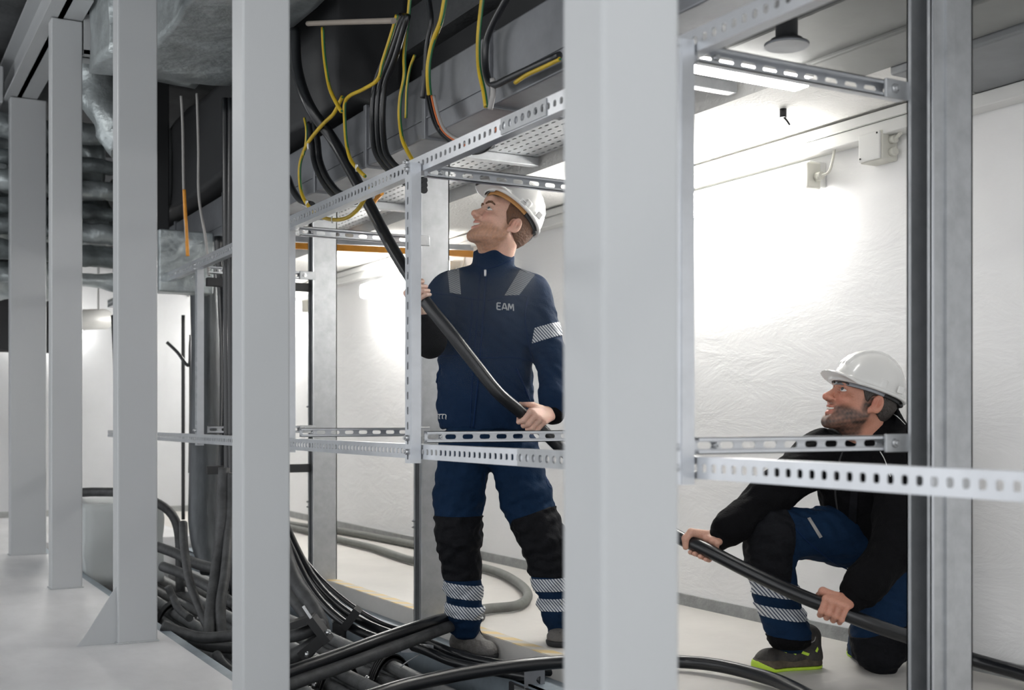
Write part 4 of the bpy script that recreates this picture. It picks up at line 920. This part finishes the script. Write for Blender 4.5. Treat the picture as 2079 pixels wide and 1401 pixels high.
jk0 = jk; f1 = lambda p: jk0(p) + .0050*fastnoise(p*ar((1,1,.6)), 26, 11) + (.0068*fastnoise(p*ar((1,1,1.3)), 62, 12) + .0022*fastnoise(p, 120, 17))*np.clip(5*(ar(J(1000,560))[2] - p[..., 2]), .25, 1)
mj = gen(f1, [J(868,500), J(1160,875), J(868,700,4.8), J(1130,700,4.8)], .10, .0062)
jac = nmesh('jacket', [mj], 'navy', w1); jac['label'] = 'navy blue softshell jacket'
f2 = wrinkle(inter(armL2, plane(J(872,640,4.8), V((0,0,1)))), .0035, 40, 13)
mf = gen(f2, [J(872,700,4.96), P(856,630,4.8)], .09, .005)
nmesh('forearm_sleeve', [mf], 'black', jac)
cuff = wrinkle(rc(P(1121,822,4.878), P(1123,838,4.868), .056, .050), .002, 60, 2); nmesh('cuff', [gen(cuff, [P(1121,822,4.878), P(1123,838,4.868)], .07, .004)], 'black', jac)
bj = bvh_of([mj])
drape('shoulder_stripe', [(907,533),(931,533),(936,598),(913,594)], bj, 'hatch2', jac)
drape('shoulder_stripe', [(1060,541),(1088,555),(1054,599),(1024,600)], bj, 'hatch2', jac)
def slab(a, b, t): d = (V(b)-V(a)).normalized(); return inter(plane(V(a), -d), plane(V(b), d))
sb = inter(off(f1, .004), slab(P(1104,662,5.0), P(1112,690,5.0), 0), ell(P(1108,676,5.0), (.13,.13,.13)), plane(P(1083,676,4.95), CV(-1, .15, .18)))
nmesh('sleeve_stripe', [gen(sb, [P(1108,676,5.0)], .14, .0035)], 'hatch', jac)
seamline('zip', [(988,548),(984,600),(978,680),(972,760),(966,820),(961,869)], bj, 'seam', jac, .0045, .001)
seamline('seam', [(975,548),(972,600),(966,680),(960,760),(954,869)], bj, 'seam', jac, .003)
seamline('seam', [(884,596),(920,600),(950,606),(984,610)], bj, 'seam', jac, .003)
seamline('seam', [(990,610),(1020,604),(1060,600),(1072,604)], bj, 'seam', jac, .003)
seamline('seam', [(959,608),(957,650),(952,700),(948,725)], bj, 'seam', jac, .004)
seamline('seam', [(880,724),(920,722),(950,724),(974,727),(1040,726),(1082,734)], bj, 'seam', jac, .003)
seamline('seam', [(1072,600),(1066,640),(1072,690),(1082,734)], bj, 'seam', jac, .003)
seamline('pocket_zip', [(1048,748),(1066,790),(1084,838)], bj, 'seam', jac, .005)
seamline('pocket_zip', [(896,740),(888,770),(880,812)], bj, 'seam', jac, .005)
seamline('collar_seam', [(964,538),(985,545),(1010,540),(1040,528)], bj, 'seam', jac, .003)
zp = hit(bj, 985, 553, .006)
if zp: MB().bbox(zp - V((.005,.005,.018)), zp + V((.005,.005,.012)), .003).build('zip_puller', 'bolt', jac)
# lettering on the chest
def lettering(name, body, u, v, size_px, bv, m, parent, shear=0, dv=0.0, outline=False):
    cu = bpy.data.curves.new(name, 'FONT'); cu.body = body; cu.size = 1; cu.extrude = 0; cu.resolution_u = 4; cu.offset = .0
    cu.space_character = 1.0; cu.shear = shear
    ob = bpy.data.objects.new(name, cu); COL.objects.link(ob); bpy.context.view_layer.update()
    me = ob.to_mesh(); bm = bmesh.new(); bm.from_mesh(me); ob.to_mesh_clear(); bpy.data.objects.remove(ob); bpy.data.curves.remove(cu)
    bmesh.ops.triangulate(bm, faces=bm.faces); bmesh.ops.subdivide_edges(bm, edges=bm.edges, cuts=2, use_grid_fill=True)
    bmesh.ops.triangulate(bm, faces=bm.faces)
    xs_ = [q.co.x for q in bm.verts]; L = max(xs_) - min(xs_); x0 = min(xs_)
    mb = MB(); vs = []; last = None
    for q in bm.verts:
        uu = u + (q.co.x - x0)*size_px; vv = v - q.co.y*size_px + dv*(q.co.x - x0)*size_px
        h = hit(bv, uu, vv, .0035); last = h or last; vs.append(h or last)
    bm.verts.index_update(); fs = [[q.index for q in f.verts] for f in bm.faces]; bm.free()
    N = len(vs); vs2 = vs + [p + (p-EYE).normalized()*.003 for p in vs]; fs2 = fs + [[i+N for i in reversed(f)] for f in fs]
    mb.add(vs2, fs2); return mb.build(name, m, parent)
mb = MB()
for st in ([(.46,0),(.08,0),(0,.08),(0,.62),(.08,.7),(.46,.7)], [(0,.36),(.42,.36)], [(.62,0),(.86,.7),(1.0,.7),(1.24,0)], [(.70,.2),(1.16,.2)], [(1.40,0),(1.44,.7),(1.52,.7),(1.72,.18),(1.92,.7),(2.0,.7),(2.04,0)]):
    ln = []
    for a_, b_ in zip(st[:-1], st[1:]):
        for k in range(5):
            x_, y_ = a_[0]+(b_[0]-a_[0])*k/5, a_[1]+(b_[1]-a_[1])*k/5; ln.append(hit(bj, 1009 + x_*16.4, 628 - y_*18.5 + x_*1.6, .001))
    ln.append(hit(bj, 1009 + st[-1][0]*16.4, 628 - st[-1][1]*18.5 + st[-1][0]*1.6, .001))
    mb.tube([q for q in ln if q is not None], .0030, 6, smooth_path=False)
mb.build('chest_lettering', 'reflect', jac)
# small outlined mark at the hem
for k in range(4):
    seamline('hem_mark', [(880+k*6.5, 851), (878.5+k*6.5, 845), (882+k*6.5, 841.5), (885.5+k*6.5, 843), (884.5+k*6.5, 850)], bj, 'white', jac, .0012, .003)
seamline('hem_mark', [(880, 841.5), (892, 841), (905, 842), (905.5, 852)], bj, 'white', jac, .0012, .003)
# trousers
def leg(chain): return U([rc(chain[i][0], chain[i+1][0], chain[i][1], chain[i+1][1]) for i in range(len(chain)-1)], .02)
LL = leg([(J(942,925,5.12), .112), (J(931,1010,5.10), .110), (J(931,1095,5.07), .092), (J(939,1180,5.08), .078), (J(943,1240,5.10), .076), (J(944,1268,5.11), .070)])
LR = leg([(J(1045,925,5.10), .112), (J(1068,1010,5.06), .112), (J(1103,1100,5.0), .095), (J(1122,1180,4.98), .082), (J(1135,1240,4.97), .076), (J(1139,1264,4.97), .068)])
pel = ell(J(990,893,5.12), (.205,.16,.13))
tr0 = U([LL, LR], .008); tr0 = U([tr0, pel], .035); tr0 = inter(tr0, plane(J(990,862), (0,0,1)))
t1 = lambda p: tr0(p) + .0065*fastnoise(p*ar((1,1,1.6)), 22, 21) + .0078*fastnoise(p*ar((1,1,1.6)), 58, 22) + .0025*fastnoise(p, 120, 23)
mt = gen(t1, [J(930,860), J(1160,1280), J(930,1280,5.15), J(1160,1280,4.9)], .12, .0068)
tro = nmesh('trousers', [mt], 'navy2', w1); tro['label'] = 'navy work trousers'
kp = inter(off(t1, .004), slab(J(925,1176,5.08), J(925,1046,5.08), 0), ell(J(933,1110,5.08), (.14,.14,.22)), plane(J(931,1100,5.12), Ft*-1))
nmesh('knee_panel', [gen(kp, [J(931,1110,5.08)], .15, .0045)], 'kneeb', tro)
kp = inter(off(t1, .004), plane(J(1100,1168,5.0), (0,0,-1)), plane(J(1080,1040,5.0), CV(-.35, 0, 1)), ell(J(1103,1105,5.0), (.15,.15,.22)), plane(J(1100,1100,5.06), Ft*-1))
nmesh('knee_panel', [gen(kp, [J(1103,1105,5.0)], .16, .0045)], 'kneeb', tro)
for i, (c_, va, vb, x_) in enumerate(((940,1212,1182,5.09), (941,1252,1226,5.10), (1124,1196,1170,4.98), (1128,1236,1211,4.97))):
    tl = CV(.12 if i < 2 else -.06, 0, 1).normalized()
    q = inter(off(t1, .0045), plane(J(c_,va,x_), -tl), plane(J(c_,vb,x_), tl), ell(J(c_,(va+vb)/2,x_), (.11,.11,.11)))
    nmesh('leg_stripe', [gen(q, [J(c_,(va+vb)/2,x_)], .12, .0035)], 'hatch', tro)
bt = bvh_of([mt]); seamline('seam', [(984,960),(982,1010),(976,1060),(968,1110)], bt, 'seam', tro, .003)
seamline('pocket_seam', [(1108,960),(1112,985),(1122,990),(1128,975)], bt, 'seam', tro, .003)
# boots
def boot(toe, heel, ank, zf, kk=1.0):
    toe, heel, ank = V(toe), V(heel), V(ank); d = (toe-heel).normalized(); m = heel.lerp(toe, .55)
    up = U([ell(toe - d*.045 + V((0,0,.035)), (.055,.055,.040)), rc(toe - d*.06 + V((0,0,.038)), heel + d*.03 + V((0,0,.045)), .042, .040), rc(m + V((0,0,.055)), ank, .040, .050), rc(heel + d*.03 + V((0,0,.04)), ank, .042, .052)], .025)
    up = wrinkle(inter(up, plane(V((0,0,zf+.024)), (0,0,-1))), .0015, 90, 3)
    so = inter(U([ell(toe - d*.048 + V((0,0,.02)), (.060,.060,.040)), rc(toe - d*.06 + V((0,0,.02)), heel + d*.035 + V((0,0,.02)), .046, .042)], .02), plane(V((0,0,zf)), (0,0,-1)), plane(V((0,0,zf+.026)), (0,0,1)))
    return up, so, [toe, heel, ank]
zc = -.085
tp = P(968, 1326, 5.02); tp = V((2.385, tp.y-.02, zc)); hp_ = V((2.345, tp.y+.26, zc)); 
for nm_, (t_, h_, a_, zf) in (('boot', (tp, hp_, J(944,1262,5.13), zc)), ('boot', (V((*P(1136,1310,4.88).xy, 0)), V((*P(1142,1300,5.13).xy, 0)), J(1140,1258,5.0), 0))):
    up, so, pts = boot(t_, h_, a_, zf)
    bo = nmesh('boot', [gen(up, pts, .09, .0045)], 'boot', w1); bo['label'] = 'worn dark grey leather work boot'
    nmesh('sole', [gen(so, pts[:2], .09, .004)], 'pad', bo)
    bvb = bvh_of([gen(up, pts, .09, .008)])
    d = (t_ - h_).normalized(); s_ = d.cross(V((0,0,1)))
    for k in range(4):
        ln = []
        for q in range(9):
            o_ = t_ - d*(.10 + .018*k) + s_*(-.024 + .006*q) + V((0,0,.25)); r_ = bvb.ray_cast(o_, V((0,0,-1)))
            if r_[0] is not None: ln.append(r_[0] + V((0,0,.001)))
        if len(ln) > 2: MB().tube(ln, .0028, 6, smooth_path=False).build('lace', 'lace', bo)
# helmet sticker with small illegible lines
def helmet_marks(hel, u, v, w_, h_, ang, part):
    bh = bvh_of([part]); ca, sa = math.cos(ang), math.sin(ang)
    q = lambda x, y: (u + x*ca - y*sa, v + x*sa + y*ca)
    st_ = drape('sticker', [q(-w_,-h_), q(w_,-h_), q(w_,h_), q(-w_,h_)], bh, mat('sticker', (.80,.80,.79), .4), hel, .0012, 8)
    return st_
st_ = helmet_marks(hel1, 1064, 412, 9.5, 6, .75, h1['helmet'])
bh = bvh_of([h1['helmet']])
for k, (x0_, x1_, y_) in enumerate(((-5, 4, -2.2), (-7, 7, .6), (-7, 5, 2.4))):
    ca, sa = math.cos(.75), math.sin(.75)
    seamline('sticker_print', [(1064 + x*ca - y_*sa, 412 + x*sa + y_*ca) for x in np.linspace(x0_, x1_, 5)], bh, 'lace', hel1, .0011 if k == 0 else .0006, .0016)

# ---------------------------------------------------------------- kneeling worker
D2 = 4.45; K = lambda u, v, D=D2: P(u, v, D)
org = P(1700, 1340, 4.5); org = V((org.x, org.y, 0))
h2 = head_model(K(1748, 812, 4.47), CV(-.93, -.16, .33), 1.17, SK2, None, (.060, .045, .038), .80, K(1775, 915, 4.52), .080, -.055, 0, .030, 1.0, 1)
aC = (MAINP[15] - MAINP[16]).normalized(); aD = (MAINP[18] - MAINP[19]).normalized()
hC, bC, nC = hand_sdf(P(1427, 1112.5, 4.325), aC, CV(.15, .45, .88), CV(0, 1, -.3), P(1462, 1092, 4.365), .0255, 1.12)
hD, bD, nD = hand_sdf(P(1693, 1237, 4.10), aD, CV(.25, -.62, .75), CV(0, -.5, -.9), P(1728, 1218, 4.12), .0255, 1.12)
core = U([rc(K(1775,915,4.52), K(1785,1080,4.55), .10, .12), rc(K(1690,920,4.55), K(1830,935,4.42), .06, .06), rc(K(1665,925,4.5), K(1560,1008,4.42), .05, .045), rc(K(1560,1008,4.42), P(1462,1092,4.365), .042, .032),
          rc(K(1835,935,4.4), K(1815,1110,4.22), .05, .045), rc(K(1815,1110,4.22), P(1728,1218,4.12), .042, .032), rc(K(1790,1120,4.58), K(1568,1095,4.42), .08, .055), rc(K(1568,1095,4.42), K(1600,1290,4.46), .055, .045),
          rc(K(1795,1120,4.55), K(1788,1300,4.43), .08, .06), rc(K(1788,1300,4.43), K(1752,1312,4.72), .055, .045)], .03)
mC = gen(core, [K(1530,860), K(1850,1330,4.2), K(1460,1090,4.3), K(1780,1300,4.75)], .1, .015)
mA = gen(hC, bC, .03, .0024); mB = gen(hD, bD, .03, .0024)
w2 = nmesh('person', [h2['skin'], mA, mB, mC], 'skin', None, [h2['cols'], skin_cols(mA[0], (.68,.38,.28), 1), skin_cols(mB[0], (.62,.30,.21), 2), skin_cols(mC[0], SK2, 3)], origin=tuple(org))
tag(w2, 'person in black fleece jacket and white helmet kneeling by the wall holding the black cable', 'person')
hel2 = add_head_parts(h2, w2, 'hairB', 'duct')
a1 = U([rc(K(1668,925,4.5), K(1562,1006,4.42), .100, .078), rc(K(1562,1006,4.42), P(1478,1076,4.372), .078, .062), ell(P(1487,1068,4.375), (.060,.060,.055))], .03)
c1 = rc(P(1474,1080,4.372), P(1450,1092,4.36), .056, .046) if False else rc(P(1480,1080,4.372), P(1463,1092,4.366), .054, .047)
a2 = U([rc(K(1835,935,4.38), K(1818,1110,4.20), .105, .082), rc(K(1818,1110,4.20), P(1748,1195,4.13), .082, .066), ell(P(1756,1180,4.14), (.068,.068,.06))], .03)
c2 = rc(P(1738,1208,4.125), P(1725,1222,4.12), .056, .047)
t2 = U([rc(K(1780,900,4.55), K(1762,990,4.55), .125, .175), rc(K(1762,990,4.55), K(1785,1045,4.56), .175, .185), rc(K(1700,912,4.58), K(1668,925,4.5), .085, .095), rc(K(1790,905,4.5), K(1832,930,4.4), .10, .10)], .06)
col2_ = sub(rc(K(1768,925,4.54), K(1786,858,4.50), .098, .088), U([rc(K(1765,930,4.50), K(1772,820,4.46), .074, .082), rc(K(1740,890,4.44), K(1735,850,4.40), .06, .07)], .03), .004)
col2_ = inter(col2_, plane(K(1786,836,4.5), CV(-.75, 0, 1)))
j2 = U([t2, a1], .03); j2 = U([j2, a2], .02); j2 = U([j2, col2_], .012)
g1 = lambda p: j2(p) + .006*fastnoise(p, 22, 31) + .0072*fastnoise(p, 55, 32) + .0025*fastnoise(p, 115, 33)
mj2 = gen(g1, [K(1480,860), K(1860,1200,4.2), K(1480,1080,4.3), K(1790,1000,4.8)], .12, .0066)
j2o = nmesh('jacket', [mj2], 'black', w2); j2o['label'] = 'black fleece jacket'
nmesh('cuff', [gen(wrinkle(c1, .002, 60, 1), [P(1463,1092,4.366)], .085, .004)], 'black', j2o); nmesh('cuff', [gen(wrinkle(c2, .002, 60, 2), [P(1730,1215,4.12)], .085, .004)], 'black', j2o)
bj2 = bvh_of([mj2])
drape('hanging_strap', [(1727,990),(1742,990),(1737,1086),(1720,1084)], bj2, 'kneeb', j2o, .006)
seamline('piping', [(1806,836),(1822,846),(1838,862)], bj2, 'white', j2o, .0018)
seamline('piping', [(1786,915),(1797,935),(1808,968)], bj2, 'white', j2o, .0018)
seamline('piping', [(1640,880),(1648,868),(1662,856)], bj2, 'greyw', j2o, .0012)
seamline('zip', [(1715,905),(1700,950),(1696,1000),(1705,1060),(1712,1090)], bj2, 'pad', j2o, .004)
lt = lettering('chest_lettering', 'cZ', 1675, 958, 7.0, bj2, 'white', j2o, 0, .1)
# trousers
S1 = leg([(K(1795,1105,4.60), .125), (K(1690,1085,4.50), .108), (K(1572,1082,4.40), .093)])
S2 = leg([(K(1563,1092,4.40), .094), (K(1563,1140,4.41), .090), (K(1575,1200,4.43), .083), (K(1590,1255,4.45), .078), (K(1603,1284,4.46), .082)])
S3 = leg([(K(1800,1105,4.56), .125), (K(1790,1210,4.50), .118), (K(1786,1305,4.42), .104)]); S4 = leg([(K(1786,1305,4.42), .098), (K(1755,1312,4.70), .065)])
p0 = U([U([S1, S2], .03), U([S3, S4], .02)], .02)
p0 = inter(p0, plane(V((0,0,.004)), (0,0,-1)))
p1 = lambda p: p0(p) + .0065*fastnoise(p, 22, 41) + .0074*fastnoise(p*ar((1,1,1.4)), 58, 42) + .0025*fastnoise(p, 120, 43)
mp2 = gen(p1, [K(1560,1000), K(1850,1340,4.4), K(1580,1310,4.5), K(1750,1300,4.8)], .13, .0068)
t2o = nmesh('trousers', [mp2], 'navy2', w2); t2o['label'] = 'navy work trousers'
kp = inter(off(p1, .005), plane(K(1600,1050,4.4), CV(.80, 0, .34)), plane(K(1560,1180,4.4), CV(0,0,-1)), ell(K(1560,1100,4.4), (.17,.17,.19)), plane(K(1604,1100,4.4), CV(1, 0, -.05)))
nmesh('knee_panel', [gen(kp, [K(1560,1100,4.4)], .19, .0045)], 'kneeb', t2o)
kp = inter(off(p1, .005), plane(K(1750,1290,4.4), CV(-.28, 0, 1)), ell(K(1786,1318,4.42), (.16,.16,.16)), plane(K(1786,1310,4.60), CV(0, 1, 0)))
nmesh('knee_panel', [gen(kp, [K(1786,1318,4.42)], .17, .0045)], 'kneeb', t2o)
for va, vb, cu_ in ((1208,1182,1572), (1254,1230,1584)):
    tl = CV(.13, 0, 1).normalized()
    q = inter(off(p1, .0045), plane(K(cu_,va,4.43), -tl), plane(K(cu_,vb,4.43), tl), ell(K(cu_,(va+vb)/2,4.43), (.125,.125,.125)))
    nmesh('leg_stripe', [gen(q, [K(cu_,(va+vb)/2,4.43)], .135, .0035)], 'hatch', t2o)
hemb = inter(off(p1, .003), plane(K(1600,1291,4.46), CV(.10,0,1)), ell(K(1603,1292,4.46), (.12,.12,.05))); nmesh('hem', [gen(hemb, [K(1603,1292,4.46)], .13, .0042)], 'black', t2o)
bt2 = bvh_of([mp2]); drape('pocket_trim', [(1639,1052),(1645,1050),(1670,1090),(1664,1093)], bt2, 'greyw', t2o, .004)
seamline('seam', [(1604,1060),(1640,1100),(1690,1140),(1730,1160)], bt2, 'seam', t2o, .003)
# shoe
def shoe(toe, heel, ank, label, root, fancy=True):
    d = (toe-heel).normalized(); s = d.cross(V((0,0,1)))
    up = U([ell(toe - d*.050 + V((0,0,.030)), (.052,.052,.038)), rc(toe - d*.06 + V((0,0,.040)), heel + d*.035 + V((0,0,.045)), .042, .038), rc(heel.lerp(toe, .50) + V((0,0,.055)), ank, .040, .046), rc(heel + d*.032 + V((0,0,.045)), ank - d*.012, .036, .044)], .024)
    up = wrinkle(inter(up, plane(V((0,0,.030)), (0,0,-1))), .0016, 90, 6)
    foot = U([ell(toe - d*.050 + V((0,0,.02)), (.059,.059,.05)), rc(toe - d*.06 + V((0,0,.02)), heel + d*.036 + V((0,0,.02)), .047, .043)], .02)
    mud = inter(foot, plane(V((0,0,.014)), (0,0,-1)), plane(V((0,0,.044)), (0,0,1)), lambda p: -(off(plane(toe, d), 0)(p) + .5))
    lime = inter(off(foot, .002), plane(V((0,0,.0)), (0,0,-1)), lambda p: (p[..., 2] - (.012 + .028*np.clip(((p - ar(toe)) @ ar(d) + .06)/.06, 0, 1))))
    m = gen(up, [toe, heel, ank], .08, .004); so = nmesh('shoe', [m], 'shoe', root); so['label'] = label
    nmesh('midsole', [gen(mud, [toe, heel], .08, .0035)], 'mud', so); nmesh('sole', [gen(lime, [toe, heel], .08, .0035)], 'lime', so)
    return so, m
tz = V((*P(1533, 1352, 4.44).xy, 0)); hz_ = V((*P(1664, 1352, 4.50).xy, 0))
so, ms_ = shoe(tz, hz_, K(1636, 1293, 4.49), 'black work shoe with lime green accents', w2)
bs = bvh_of([ms_])
for poly in ([(1590,1317),(1599,1309),(1621,1319),(1616,1330)], [(1588,1321),(1593,1313),(1600,1318),(1597,1326)], [(1630,1322),(1644,1327),(1641,1332),(1627,1327)], [(1655,1322),(1660,1313),(1662,1318),(1659,1325)]): drape('accent', poly, bs, 'lime', so, .003, 6)
drape('accent', [(1600,1317),(1613,1322),(1611,1326),(1599,1321)], bs, 'shoe', so, .005, 6)
seamline('collar_lining', [(1636,1300),(1646,1304),(1653,1301),(1656,1293)], bs, 'greyw', so, .002)
shoe(V((*P(1752,1300,4.66).xy, 0)), V((*P(1745,1300,4.86).xy, 0)), V((*P(1748,1300,4.80).xy, .08)), 'second black and lime shoe behind the knee', w2)
